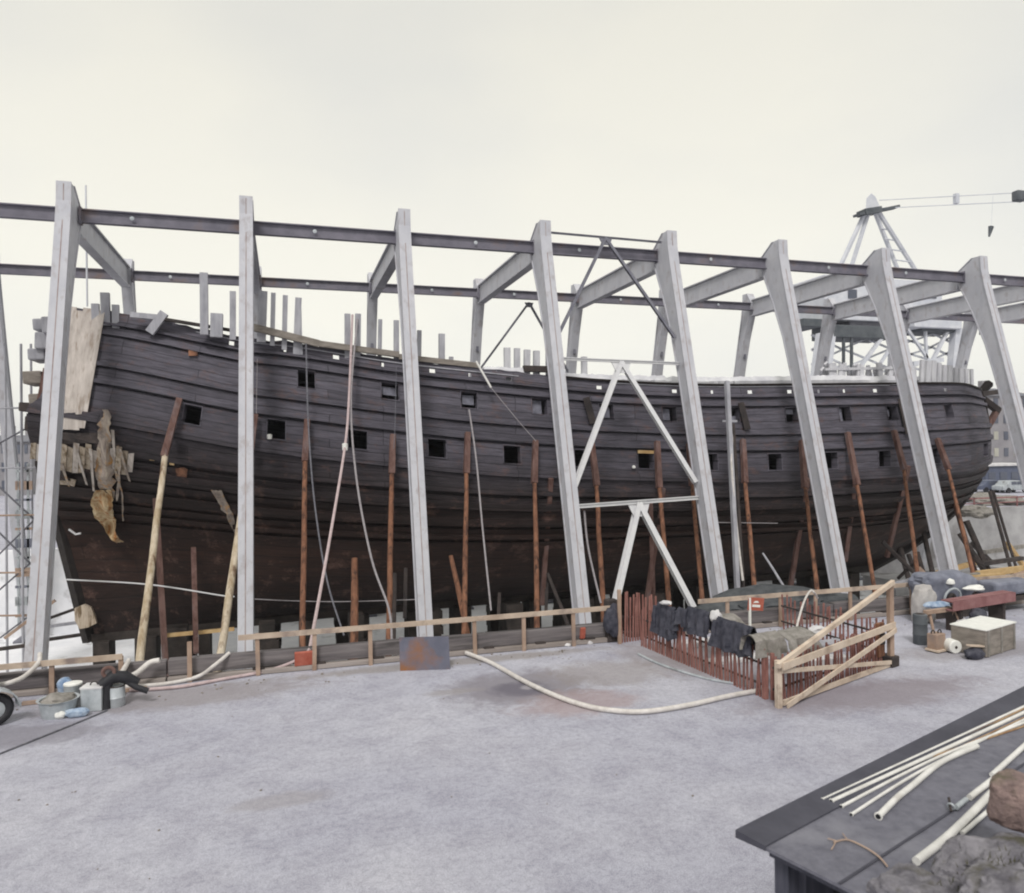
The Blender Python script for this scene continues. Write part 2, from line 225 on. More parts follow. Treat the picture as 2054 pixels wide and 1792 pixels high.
# ------------------------------------------------------------------ mesh helpers
def perp(d, up=Vector((0, 0, 1))):
    d = d.normalized()
    a = d.cross(up)
    if a.length < 1e-3: a = d.cross(Vector((0, 1, 0)))
    a.normalize(); return a, a.cross(d).normalized()
class MB:
    def __init__(s): s.v = []; s.f = []
    def add(s, vs, fs):
        o = len(s.v); s.v += [tuple(x) for x in vs]; s.f += [tuple(i+o for i in q) for q in fs]; return s
    def prism(s, secs):
        """closed loft through equal-size rings"""
        n = len(secs[0]); vs = [p for q in secs for p in q]; fs = []
        for k in range(len(secs)-1):
            for i in range(n):
                j = (i+1) % n; fs.append((k*n+i, k*n+j, (k+1)*n+j, (k+1)*n+i))
        fs.append(tuple(range(n-1, -1, -1))); fs.append(tuple((len(secs)-1)*n+i for i in range(n)))
        return s.add(vs, fs)
    def box(s, c, sz, rz=0., tilt=None):
        c = Vector(c); h = Vector(sz)*.5; R = Matrix.Rotation(rz, 3, 'Z')
        if tilt: R = R @ Matrix.Rotation(tilt[1], 3, tilt[0])
        P = [c + R @ Vector((x*h.x, y*h.y, z*h.z)) for z in (-1, 1) for x, y in ((-1, -1), (1, -1), (1, 1), (-1, 1))]
        return s.prism([P[:4], P[4:]])
    def beam(s, p0, p1, w, h, up=Vector((0, 0, 1)), w1=None, h1=None):
        p0 = Vector(p0); p1 = Vector(p1); a, b = perp(p1-p0, up); w1 = w1 or w; h1 = h1 or h
        r = lambda p, W, H: [p-a*W/2-b*H/2, p+a*W/2-b*H/2, p+a*W/2+b*H/2, p-a*W/2+b*H/2]
        return s.prism([r(p0, w, h), r(p1, w1, h1)])
    def tube(s, pts, r, n=8, rr=None):
        pts = [Vector(p) for p in pts]; secs = []
        d = (pts[1]-pts[0]).normalized(); a, b = perp(d)
        for i, p in enumerate(pts):
            t = (pts[min(i+1, len(pts)-1)]-pts[max(i-1, 0)]).normalized()
            a = (a - t*a.dot(t)).normalized(); b = a.cross(t)
            R = r if rr is None else rr[i]
            secs.append([p+(a*math.cos(2*PI*k/n)+b*math.sin(2*PI*k/n))*R for k in range(n)])
        return s.prism(secs)
    def ring(s, c, axis, R, r, n=20, m=8):
        c = Vector(c); ax = Vector(axis).normalized(); a, b = perp(ax); vs = []; fs = []
        for i in range(n):
            t = 2*PI*i/n; d = a*math.cos(t)+b*math.sin(t)
            for j in range(m):
                q = 2*PI*j/m; vs.append(c+d*(R+r*math.cos(q))+ax*r*math.sin(q))
        for i in range(n):
            for j in range(m): fs.append((i*m+j, ((i+1) % n)*m+j, ((i+1) % n)*m+(j+1) % m, i*m+(j+1) % m))
        return s.add(vs, fs)
    def lathe(s, c, prof, n=20, axis=Vector((0, 0, 1))):
        c = Vector(c); a, b = perp(axis); axis = Vector(axis).normalized()
        return s.prism([[c+axis*z+(a*math.cos(2*PI*k/n)+b*math.sin(2*PI*k/n))*r for k in range(n)] for r, z in prof])
    def ibeam(s, p0, p1, bf, d, tf=.04, tw=.04, up=Vector((0, 0, 1)), d1=None):
        p0 = Vector(p0); p1 = Vector(p1); a, b = perp(p1-p0, up); d1 = d1 or d
        for sgn in (-1, 1):
            q0 = p0+b*sgn*(d/2-tf/2); q1 = p1+b*sgn*(d1/2-tf/2)
            s.beam(q0, q1, bf, tf, up)
        s.beam(p0, p1, tw, d-2*tf, up, tw, d1-2*tf); return s
    def blob(s, c, r, seed=0, amp=.25, n=3, pw=1., rz=0.):
        bm = bmesh.new(); bmesh.ops.create_icosphere(bm, subdivisions=n, radius=1)
        r = Vector(r) if not isinstance(r, (int, float)) else Vector((r, r, r)); c = Vector(c)
        vs = []; Rm = Matrix.Rotation(rz, 3, 'Z')
        for v in bm.verts:
            q = v.co.copy(); q = Vector([math.copysign(abs(t)**pw, t) for t in q]); k = 1+amp*mnoise.noise(q*1.3+Vector((seed*7.3, 1, 2)))+amp*.45*mnoise.noise(q*3.4+Vector((seed, 5, 2)))+amp*.2*mnoise.noise(q*8+Vector((seed, 5, 2)))
            vs.append(c+Rm @ Vector((q.x*r.x*k, q.y*r.y*k, q.z*r.z*k)))
        s.add(vs, [tuple(v.index for v in f.verts) for f in bm.faces]); bm.free(); return s
    def build(s, name, m, parent=None, smooth=False, bevel=0):
        me = bpy.data.meshes.new(name); me.from_pydata(s.v, [], s.f); me.materials.append(M[m] if isinstance(m, str) else m)
        bm = bmesh.new(); bm.from_mesh(me); bmesh.ops.recalc_face_normals(bm, faces=bm.faces); bm.to_mesh(me); bm.free()
        o = bpy.data.objects.new(name, me); C.objects.link(o)
        if smooth:
            for p in me.polygons: p.use_smooth = True
            try: me.set_sharp_from_angle(angle=math.radians(40))
            except Exception: pass
        if parent: o.parent = parent; o.matrix_parent_inverse = Matrix.Translation(-parent.location)
        if bevel:
            b = o.modifiers.new('bevel', 'BEVEL'); b.width = bevel; b.segments = 2; b.limit_method = 'ANGLE'
        return o
def tag(o, label=None, cat=None, group=None, kind=None):
    for k, v in (('label', label), ('category', cat), ('group', group), ('kind', kind)):
        if v: o[k] = v
    return o
def thing(name, loc, label, cat, group=None):
    o = bpy.data.objects.new(name, None); C.objects.link(o); o.location = Vector(loc); o.empty_display_size = .3
    return tag(o, label, cat, group)
def spline(pts, n=8):
    pts = [Vector(p) for p in pts]; r = []
    for i in range(len(pts)-1):
        p0 = pts[max(i-1, 0)]; p1 = pts[i]; p2 = pts[i+1]; p3 = pts[min(i+2, len(pts)-1)]
        for k in range(n):
            t = k/n; r.append(.5*((2*p1)+(p2-p0)*t+(2*p0-5*p1+4*p2-p3)*t*t+(3*p1-p0-3*p2+p3)*t**3))
    r.append(pts[-1]); return r
def lerp(a, b, t): return a+(b-a)*t
def tab(T, x):
    if x <= T[0][0]: return T[0][1]
    for (a, p), (b, q) in zip(T, T[1:]):
        if x <= b: t = (x-a)/(b-a); return p+(q-p)*t
    return T[-1][1]
def stab(T, x):   # smooth table (catmull)
    n = len(T)
    if x <= T[0][0]: return T[0][1]
    if x >= T[-1][0]: return T[-1][1]
    for i in range(n-1):
        if x <= T[i+1][0]:
            x1, y1 = T[i]; x2, y2 = T[i+1]
            m1 = (y2-T[max(i-1, 0)][1])/(x2-T[max(i-1, 0)][0]) if i > 0 else (y2-y1)/(x2-x1)
            m2 = (T[min(i+2, n-1)][1]-y1)/(T[min(i+2, n-1)][0]-x1) if i < n-2 else (y2-y1)/(x2-x1)
            h = x2-x1; t = (x-x1)/h
            return (2*t**3-3*t*t+1)*y1+(t**3-2*t*t+t)*h*m1+(-2*t**3+3*t*t)*y2+(t**3-t*t)*h*m2
def smooth(a, b, x): t = min(1, max(0, (x-a)/(b-a))); return t*t*(3-2*t)
R = random.uniform

# ------------------------------------------------------------------ setting
YE = -12.45      # yard edge
DZ = -5.2        # dock floor
QY = 18.5        # far dock wall
g = MB()
X0, X1 = -70, 95
for (a, b, c, d) in ((-1500, -1500, 1500, YE), (-1500, QY, 1500, 2500), (-1500, YE, X0, QY), (X1, YE, 1500, QY)):
    g.add([(a, b, 0), (c, b, 0), (c, d, 0), (a, d, 0)], [(0, 1, 2, 3)])
tag(g.build('ground', 'ground'), kind='structure')
df = MB().add([(X0, YE, DZ), (X1, YE, DZ), (X1, QY, DZ), (X0, QY, DZ)], [(0, 1, 2, 3)])
tag(df.build('dock_floor', 'concretelight'), kind='structure')
dw = MB()
dw.box((12.5, YE-.3, DZ/2-.01), (X1-X0, .6, -DZ-.02)); dw.box((70.5, QY+.3, DZ/2+.05), (49, .6, -DZ+.1)); dw2 = MB().box((-12, QY+.3, DZ/2+.05), (116, .6, -DZ+.1))
tag(dw2.build('dock_wall', 'concretelight'), 'far wall of the sunken dock with brightened colour, seen below the keel', 'wall')
dw.box((X0-.3, 3, DZ/2-.01), (.6, QY-YE-.02, -DZ-.02)); dw.box((X1+.3, 3, DZ/2-.01), (.6, QY-YE-.02, -DZ-.02))
tag(dw.build('dock_wall', 'concrete'), 'pale concrete retaining wall lining the sunken dock under the hull', 'wall')
hl = MB(); rows = []
for i in range(81):
    t = i/80; x = lerp(-900, 1500, t)
    h = 15+10*mnoise.noise(Vector((x*.006, 1.7, 0)))+5*mnoise.noise(Vector((x*.03, 4, 0)))
    rows.append((x, max(h, 3)))
vs = []
for x, h in rows: vs += [(x, 620, -1), (x, 640, h*.8), (x, 700, h), (x, 900, h*.7), (x, 950, -1)]
hl.add(vs, [(i*5+j, (i+1)*5+j, (i+1)*5+j+1, i*5+j+1) for i in range(80) for j in range(4)])
tag(hl.build('hills', 'hill'), kind='structure')

# ------------------------------------------------------------------ the ship
YC = 6.1
SHEER = [(-3, 12.35), (0, 12.02), (3.3, 11.48), (6.1, 11.05), (8.8, 10.83), (13.2, 10.2), (18, 9.76), (23, 9.36), (28.8, 9.2), (35, 9.3), (41.7, 9.46), (48, 9.62), (51, 9.45), (54.5, 9.5)]
WALE = [(-3, 7.9), (0, 7.4), (6.7, 6.15), (13.4, 5.27), (18.4, 4.75), (25.8, 4.37), (31.7, 4.15), (37.2, 4.14), (44.5, 4.27), (50, 4.62), (54.5, 5.2)]
BTOP = [(-3, 3.2), (0, 3.8), (5, 4.5), (12, 5.1), (20, 5.35), (38, 5.3), (43, 5.0), (46, 4.55), (48, 4.05), (50, 3.2), (51.5, 2.3), (53, .9), (53.8, .12)]
BWAL = [(-3, 4.0), (0, 4.6), (5, 5.3), (12, 5.75), (20, 5.9), (38, 5.85), (43, 5.55), (46, 5.1), (48, 4.55), (50, 3.6), (51.5, 2.75), (53, 1.4), (54, .12)]
KEEL = [(-3, -2.72), (10, -2.33), (22, -2.18), (32, -2.02), (43, -1.95), (54, -1.9)]
XB = [(0, 44.5), (.06, 45.6), (.15, 47.3), (.37, 50.2), (.62, 52.4), (.8, 53.4), (1, 54), (1.5, 54.2), (2, 53.8)]
XA = [(0, -.55), (.5, -1.75), (.62, -1.9), (.8, -2.1), (1, -2.2), (1.12, -1.7), (1.5, -1.35), (2, -.9)]
def hull_pt(X, v, off=0., side=1):
    """X station -3..54, v 0 keel 1 main wale 2 sheer; side 1 = near"""
    xb = stab(XB, v); xa = stab(XA, v)
    x = X + (xb-54)*smooth(28, 54, X)*(1 if X > 28 else 0) + (xa+3)*(1-smooth(-3, 10, X))
    zw = stab(WALE, X); zs = stab(SHEER, X)
    if v >= 1:
        t = v-1; z = lerp(zw, zs, t)
        b = lerp(stab(BWAL, X), stab(BTOP, X), t**1.35)
    else:
        zk = tab(KEEL, X); z = lerp(zk, zw, v); t = v
        mid = (1-(1-t)**2.7)**.72
        st = .05+.95*smooth(.42, 1., t)**.8; ws = 1-smooth(-3, 15, X)
        bo = t**.62; wb = smooth(34, 52, X)
        s = mid*(1-ws)+st*ws; s = s*(1-wb)+bo*wb
        b = max(.16, stab(BWAL, X)*s)
    b += off*min(1, b/1.5)
    return Vector((x, YC-side*b, z))
PL = [(x, .84) for x in (4.36, 7.8, 11.3, 14.9, 18.5, 22.1, 25.5, 29.2, 33.1, 36.7, 40.4, 44.4, 50.3)]
PU = [(x, .78) for x in (9.1, 12.8, 16.5, 20.0, 23.5, 27.0, 30.7, 34.4, 37.9, 41.3, 46.0)]
SC = [(x, .26) for x in (5.94, 10.42, 14.8, 18.5, 23.2, 27.4, 31.9, 34.4, 40.2, 46.0)] + [(x, .12) for x in (8.2, 12.5, 16.6, 21, 25.3, 29.6, 36.3, 38)]
VL, VU, VS = (1.105, 1.275), (1.60, 1.755), (1.905, 1.94)
def station(x, v):
    X = x
    for _ in range(12): X += x-hull_pt(X, v).x
    return round(X, 3)
PL = [(station(x, 1.19), w_) for x, w_ in PL]; PU = [(station(x, 1.68), w_) for x, w_ in PU]; SC = [(station(x, 1.92), w_) for x, w_ in SC]
bands = [(.55, .575), (.64, .69), (.75, .80), (.86, .915), (.985, 1.045), (1.31, 1.35), (1.475, 1.515), (1.775, 1.81), (1.87, 1.89)]
vset = {0, .03, .07, .12, .18, .25, .32, .4, .47, 2.0}
v = 0.5
while v < 2: vset.add(round(v, 3)); v += .06
for a, b in (VL, VU, VS): vset |= {a, b}
for a, b in bands: vset |= {a, b}
vv = sorted(vset); cut = [v for v in vv if not any(a < v < b for a, b in bands)]
rowsv = []
for v in cut:
    st = [b for b in bands if abs(b[0]-v) < 1e-6]; en = [b for b in bands if abs(b[1]-v) < 1e-6]
    if st: rowsv += [(v-.022, 0), (v-.018, -.16), (v, -.16), (v, .16)]
    elif en: rowsv += [(v, .17), (v+.004, 0)]
    else: rowsv.append((v, 0))
def inband(v): return False
xset = set(); x = -3.
while x <= 54.01: xset.add(round(x, 3)); x += .45 if x < 46 else .2
for L in (PL, PU, SC):
    for p, wd in L: xset |= {round(p-wd/2, 3), round(p+wd/2, 3)}
xs = sorted(xset)
def hole(xm, vm):
    for L, V in ((PL, VL), (PU, VU), (SC, VS)):
        if V[0] < vm < V[1]:
            for p, wd in L:
                if abs(xm-p) < wd/2 and not (V is VS and wd < .2 and vm > VS[1]): return True
    return False
verts = []; uvs = []; faces = []; NR = len(rowsv); NX = len(xs)
for side in (1, -1):
    for X in xs:
        for (v, off) in rowsv:
            jit = .015*mnoise.noise(Vector((X*.8, v*9, side)))
            p = hull_pt(X, min(v, 2), off+jit, side)
            if v >= 2: p.z += .10*mnoise.noise(Vector((X*1.3, 3, side)))*(1.2 if X < 20 else .4)
            verts.append(p); uvs.append((X, (v*7.0 if v < 1 else 7.0+(v-1)*5.6)))
for s in (0, 1):
    o = s*NX*NR
    for i in range(NX-1):
        for j in range(NR-1):
            vm = (rowsv[j][0]+rowsv[j+1][0])/2; xm = (xs[i]+xs[i+1])/2
            if rowsv[j][0] != rowsv[j+1][0] and hole(xm, vm) and (s == 0 or vm > 1.85): continue  # far-side gunports left uncut so no daylight shows through the near ones
            a = o+i*NR+j
            q = (a, a+NR, a+NR+1, a+1); faces.append(q if s == 0 else q[::-1])
for j in range(NR-1):
    faces.append((j, j+1, NX*NR+j+1, NX*NR+j))
    e = (NX-1)*NR; faces.append((e+j+1, e+j, NX*NR+e+j, NX*NR+e+j+1))
for i in range(NX-1): faces.append((i*NR, NX*NR+i*NR, NX*NR+(i+1)*NR, (i+1)*NR))
ship = thing('wooden_ship', (25, YC, -2.6), 'huge dark oak hull of an old ship standing in the dock inside the pale frames', 'ship')
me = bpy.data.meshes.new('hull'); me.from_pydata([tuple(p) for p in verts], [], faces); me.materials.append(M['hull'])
ul = me.uv_layers.new(name='UVMap')
for lp in me.loops: ul.data[lp.index].uv = uvs[lp.vertex_index]
def link(o, parent):
    C.objects.link(o); o.parent = parent; o.matrix_parent_inverse = Matrix.Translation(-parent.location); return o
hull = link(bpy.data.objects.new('hull', me), ship)
# decks inside
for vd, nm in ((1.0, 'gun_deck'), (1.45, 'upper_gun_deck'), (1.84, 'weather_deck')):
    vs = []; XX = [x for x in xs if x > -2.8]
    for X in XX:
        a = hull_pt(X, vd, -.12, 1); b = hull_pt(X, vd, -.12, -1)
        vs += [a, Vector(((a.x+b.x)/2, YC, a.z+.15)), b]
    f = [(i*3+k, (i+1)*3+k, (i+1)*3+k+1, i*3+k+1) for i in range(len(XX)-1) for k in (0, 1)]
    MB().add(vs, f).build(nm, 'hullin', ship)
# cap rail and pale rubbing batten near the top
def strip_along(side, v0, off0, wd, ht, x0, x1, name, m, up=0.):
    secs = []
    X = x0
    while X <= x1:
        p = hull_pt(X, v0, off0, side); n = Vector((0, -side, 0)); p = p+Vector((0, 0, up))
        secs.append([p, p+n*wd, p+n*wd+Vector((0, 0, ht)), p+Vector((0, 0, ht))]); X += .6
    return MB().prism(secs).build(name, m, ship)
strip_along(1, 1.99, -.25, .36, .10, 20.5, 52.5, 'cap_rail', 'hull'); strip_along(-1, 1.99, -.25, .36, .10, -2.8, 52.5, 'cap_rail', 'hull')
strip_along(1, 1.955, -.0, .05, .05, 3.4, 19.5, 'batten', 'timbgrey')
strip_along(1, 1.975, -.0, .05, .05, 24, 42, 'batten', 'timbgrey')
# ports: linings, some with pale lids
def port(xc, wd, V, name, lidm=None, lintel=False, sill=None):
    c = [hull_pt(xc-wd/2, V[0]), hull_pt(xc+wd/2, V[0]), hull_pt(xc+wd/2, V[1]), hull_pt(xc-wd/2, V[1])]
    cen = (c[0]+c[1]+c[2]+c[3])/4; n = (c[1]-c[0]).cross(c[3]-c[0]).normalized()
    if n.y < 0: n = -n
    b = MB(); e = .035
    O = [cen+(p-cen)*(1+.09)-n*.03 for p in c]; I = [cen+(p-cen)*.985-n*.035 for p in c]; D = [cen+(p-cen)*.985+n*.45 for p in c]; OB = [cen+(p-cen)*(1+.09)+n*.10 for p in c]
    vs = O+I+D+OB; fs = []
    for k in range(4):
        j = (k+1) % 4; fs += [(k, j, 4+j, 4+k), (4+k, 4+j, 8+j, 8+k), (k, 12+k, 12+j, j)]
    b.add(vs, fs); o = b.build(name, 'hull' if name == 'gunport' else 'hull', ship)
    L = len(o.data.loops); uu = o.data.uv_layers.new(name='UVMap')
    for lp in o.data.loops: uu.data[lp.index].uv = (o.data.vertices[lp.vertex_index].co.x, 10+o.data.vertices[lp.vertex_index].co.z*.4)
    if lidm:
        a, f0, f1 = lidm
        q0 = cen+(c[0]-cen)*.9+n*.22; q1 = cen+(c[1]-cen)*.9+n*.22; q2 = cen+(c[2]-cen)*.9+n*.22; q3 = cen+(c[3]-cen)*.9+n*.22
        lo0 = lerp(q0, q3, f0); lo1 = lerp(q1, q2, f0); hi0 = lerp(q0, q3, f1); hi1 = lerp(q1, q2, f1)
        w0, w1 = a
        P = [lerp(lo0, lo1, w0), lerp(lo0, lo1, w1), lerp(hi0, hi1, w1), lerp(hi0, hi1, w0)]
        MB().prism([P, [p+n*.05 for p in P]]).build('port_lid', 'lid', o)
    if lintel:
        MB().beam(lerp(c[3], c[2], -.02)-n*.05, lerp(c[3], c[2], 1.02)-n*.05, .12, .16).build('lintel', 'woodyellow', o)
    return o
for i, (x, wd) in enumerate(PL): port(x, wd, VL, 'gunport', lintel=(i == 6))
LIDS = {1: ((.0, .95), .3, .85), 2: ((.1, .9), .25, .9), 3: ((.0, .75), .05, .98), 4: ((.1, .9), .1, .9), 5: ((.05, .7), .1, .95), 6: ((.5, 1.), .0, .5), 7: ((.2, .9), .6, .95), 8: ((0, .5), 0, .95), 9: ((0, .5), .3, .8)}
for i, (x, wd) in enumerate(PU): port(x, wd, VU, 'gunport', lidm=LIDS.get(i))
# keel, sternpost, stem
kb = MB(); kb.beam((-.7, YC, -2.80), (10, YC, -2.46), .5, .4); kb.beam((10, YC, -2.46), (44.5, YC, -2.08), .5, .4); kb.build('keel', 'block', ship)
sp = MB(); P = [hull_pt(-3, v, 0, 0) for v in (0, .3, .5, .66)]
sp.tube([p+Vector((-.25, 0, -.25 if i == 0 else 0)) for i, p in enumerate(P)], .34, 4); sp.build('sternpost', 'hullin', ship)
st = MB(); P = [hull_pt(54, v, 0, 0) for v in (0, .06, .15, .3, .5, .7, .85, 1, 1.5, 2)]
st.tube([p+Vector((.12, 0, -.1)) for p in P]+[P[-1]+Vector((.9, 0, .6))], .3, 6); st.build('stem', 'hull', ship)
# pale vertical boards at the stern quarter
def on_hull(px, py, off=-.05):
    """pixel -> hull surface near side (search)"""
    best = None
    y = 6.
    for k in range(120):
        p = at_y(px, py, y)
        # find X,v for p
        X = p.x; 
        for _ in range(3):
            zw, zs, zk = stab(WALE, X), stab(SHEER, X), tab(KEEL, X)
            v = 1+(p.z-zw)/(zs-zw) if p.z > zw else (p.z-zk)/(zw-zk)
            v = max(0, min(2.1, v)); q = hull_pt(X, min(v, 2)); X += (p.x-q.x)*.8
            X = max(-3, min(54, X))
        y2 = q.y+off
        if abs(y2-y) < .003: break
        y = y*.5+y2*.5
    return at_y(px, py, y)
def patch(poly_rows, name, m, th=.08, parent=None, off=-.1, bumpy=0., strips=0):
    """poly_rows: rows of pixel points laid over the hull"""
    G = [[on_hull(px, py, off) for px, py in r] for r in poly_rows]; nr = len(G); nc = len(G[0]); vs = []
    for i, r in enumerate(G):
        for j, p in enumerate(r):
            d = bumpy*mnoise.noise(Vector((p.x*2.1, p.z*1.3, 3)))
            if strips: d += .05*(j % 2)
            vs.append(p+Vector((0, -d-.02, 0)))
    k = len(vs); vs += [v+Vector((0, th, 0)) for v in vs]; fs = []
    for i in range(nr-1):
        for j in range(nc-1):
            a = i*nc+j; fs += [(a, a+1, a+nc+1, a+nc), (k+a+nc, k+a+nc+1, k+a+1, k+a)]
    for j in range(nc-1): fs += [(j+1, j, k+j, k+j+1), ((nr-1)*nc+j, (nr-1)*nc+j+1, k+(nr-1)*nc+j+1, k+(nr-1)*nc+j)]
    for i in range(nr-1): fs += [(i*nc, (i+1)*nc, k+(i+1)*nc, k+i*nc), ((i+1)*nc+nc-1, i*nc+nc-1, k+i*nc+nc-1, k+(i+1)*nc+nc-1)]
    return MB().add(vs, fs).build(name, m, parent or ship)
def grid(tl, tr, bl, br, nr, nc, jt=0., js=1.):
    r_ = []
    for i in range(nr):
        t = i/(nr-1); a = (lerp(tl[0], bl[0], t), lerp(tl[1], bl[1], t)); b = (lerp(tr[0], br[0], t), lerp(tr[1], br[1], t)); row = []
        for j in range(nc):
            s = j/(nc-1); dx = dy = 0
            if i in (0, nr-1): dy = R(-jt, jt)
            if j == nc-1: dx = R(-js, js)
            row.append((lerp(a[0], b[0], s)+dx, lerp(a[1], b[1], s)+dy))
        r_.append(row)
    return r_
# each board its own strip
def boards(tl, tr, bl, br, n, m, name, jt, off):
    for k in range(n):
        s0, s1 = k/n-.012, (k+1)/n-.002
        f = lambda s, a, b: (lerp(a[0], b[0], s), lerp(a[1], b[1], s))
        d0, d1 = R(-jt, jt), R(-jt, jt)
        A, B, Cc, D = f(s0, tl, tr), f(s1, tl, tr), f(s0, bl, br), f(s1, bl, br)
        patch(grid((A[0], A[1]+d0), (B[0], B[1]+d0), (Cc[0], Cc[1]+d1), (D[0], D[1]+d1), 7, 2, 0, 0), name, m, .06, off=off-R(0, .05) if n < 10 else off-R(0, .02))
boards((112, 614), (211, 628), (92, 858), (170, 862), 7, 'paleplank', 'stern_board', 5, -.14)
for bk in range(17):
    f0, f1 = bk/17, (bk+.93)/17
    t0 = (lerp(62, 270, f0), lerp(884, 908, f0)+R(-10, 6)); t1 = (lerp(62, 270, f1), lerp(884, 908, f1)+R(-3, 3)+(t0[1]-lerp(884, 908, f0)))
    b0 = (lerp(60, 266, f0), lerp(926, 954, f0)+R(-8, 12)); b1 = (lerp(60, 266, f1), b0[1]+R(-3, 3)+1)
    patch(grid(t0, t1, b0, b1, 4, 2, 0, 0), 'sheathing_board', 'paleplank' if bk % 3 == 1 else 'yellowplank', .06, off=-.22-.05*(bk % 3))
for (x0, y0, x1, y1) in ((150, 905, 176, 972), (178, 900, 190, 985), (236, 900, 262, 965), (120, 930, 140, 975), (222, 862, 232, 915)):
    patch(grid((x0, y0), (x0+7, y0+1), (x1-4, y1), (x1, y1+2), 5, 2, 0, 0), 'splinter', 'paleplank' if x0 % 4 else 'torn', .05, off=-.38)
patch(grid((120, 958), (152, 962), (120, 972), (150, 976), 2, 3, 1, 1), 'board_scrap', 'yellowplank', off=-.12)
def ragged(mid, wl, wr, y0, y1, n_, m, nm, off, bumpy, amp, seed):
    """torn strip: centre line table, left and right half widths by height, frayed edges"""
    rows_ = []
    for i in range(n_):
        y = lerp(y0, y1, i/(n_-1)); c = tab(mid, y); a = tab(wl, y); b = tab(wr, y)
        fl = amp*mnoise.noise(Vector((y*.11, seed, 0)))+amp*.5*mnoise.noise(Vector((y*.37, seed, 3))); fr = amp*mnoise.noise(Vector((y*.13, seed, 9)))+amp*.6*mnoise.noise(Vector((y*.41, seed, 7)))
        rows_.append([(lerp(c-a-fl, c+b+fr, j/6), y+3*mnoise.noise(Vector((j*.9, seed, y*.05)))) for j in range(7)])
    return patch(rows_, nm, m, .07, off=off, bumpy=bumpy)
ragged([(822, 212), (900, 208), (990, 216)], [(822, 5), (850, 12), (900, 14), (960, 18), (1000, 14)], [(822, 6), (850, 12), (900, 16), (960, 14), (1000, 12)], 822, 1000, 26, 'torn', 'torn_sheathing', -.35, .7, 7, 1)
ragged([(985, 204), (1040, 210), (1088, 240)], [(985, 14), (1010, 26), (1040, 20), (1070, 16), (1088, 6)], [(985, 18), (1030, 20), (1060, 12), (1075, 8), (1088, 5)], 984, 1088, 18, 'tornbrown', 'torn_sheathing', -.5, .8, 6, 2)
ragged([(895, 238), (950, 240), (1008, 232)], [(895, 3), (1008, 2)], [(895, 3), (1008, 2)], 895, 1005, 12, 'torn', 'torn_strip', -.3, .5, 4, 4)
ragged([(920, 226), (1000, 246)], [(920, 3), (1000, 1.5)], [(920, 3), (1000, 1.5)], 935, 1045, 10, 'torn', 'torn_strip', -.3, .4, 3, 5)
ragged([(985, 434), (1030, 458), (1070, 472)], [(985, 10), (1030, 7), (1070, 3)], [(985, 10), (1030, 8), (1070, 4)], 984, 1070, 12, 'torn', 'torn_sheathing', -.3, .5, 5, 6)
ragged([(870, 150), (890, 150)], [(870, 30), (890, 26)], [(870, 60), (890, 70)], 868, 890, 5, 'dark', 'torn_sheathing', -.2, .3, 6, 8)
ragged([(930, 100), (962, 110)], [(930, 30), (962, 25)], [(930, 24), (962, 28)], 925, 965, 6, 'dark', 'torn_sheathing', -.25, .4, 8, 9)
patch([[(352, 940), (368, 938), (376, 942)], [(354, 962), (366, 966), (374, 960)]], 'board_scrap', 'shorepole', .08, off=-.12)
patch([[(148, 1222), (170, 1212), (184, 1218)], [(150, 1245), (172, 1240), (190, 1235)], [(160, 1262), (178, 1258), (194, 1250)]], 'board_scrap', 'yellowplank', .2, off=-.6, bumpy=.3)
for (a, b) in (((378, 700), (396, 714)), ((490, 648), (505, 655))):
    patch(grid(a, (b[0], a[1]), (a[0], b[1]), b, 2, 2, 0, 0), 'board_scrap', 'shorepole', .05, off=-.1)
# iron-stained and torn timber knots along the lower counter
for px, py in ((300, 905), (340, 915)):
    patch(grid((px, py), (px+10, py+1), (px, py+18), (px+9, py+20), 2, 2, 1, 1), 'board_scrap', 'woodyellow', .08, off=-.12)
# upright frame timbers above the rail
T = [(213, 588, 632, .35, 4), (193, 610, 632, .3, 3), (233, 612, 640, .28, 2), (410, 548, 650, .33, 2), (434, 630, 655, .5, -2), (467, 585, 660, .25, 0), (524, 585, 665, .38, -6), (546, 588, 672, .2, -4), (570, 593, 680, .22, -4), (594, 598, 690, .28, -8), (602, 600, 690, .22, 5),
     (697, 630, 706, .26, 0), (717, 630, 708, .26, -2), (761, 641, 715, .18, -3), (795, 643, 718, .24, 0), (840, 663, 724, .2, -2), (886, 670, 730, .28, 0), (905, 716, 735, .2, 0),
     (1018, 698, 745, .3, 2), (1037, 699, 745, .28, 0), (1056, 702, 748, .3, -2), (1076, 704, 750, .3, 0), (1100, 706, 752, .25, 0), (1172, 716, 756, .28, 1)]
T += [(1846+i*11.5, 722+i*2.2+R(-3, 3), 768, R(.2, .36), -7+i) for i in range(10)]
for px, yt, yb, wd, lean in T:
    yy = 1.1 if px > 300 else 2.4
    if px > 1840: yy = 1.2+(px-1840)/110*3.
    a = at_y(px, yb+22, yy); b = at_y(px+lean*-.6, yt, yy)
    MB().beam(a, b, wd, wd*.7, Vector((0, 1, 0))).build('frame_timber', 'timbgrey' if px < 1000 else 'lightstan', ship)
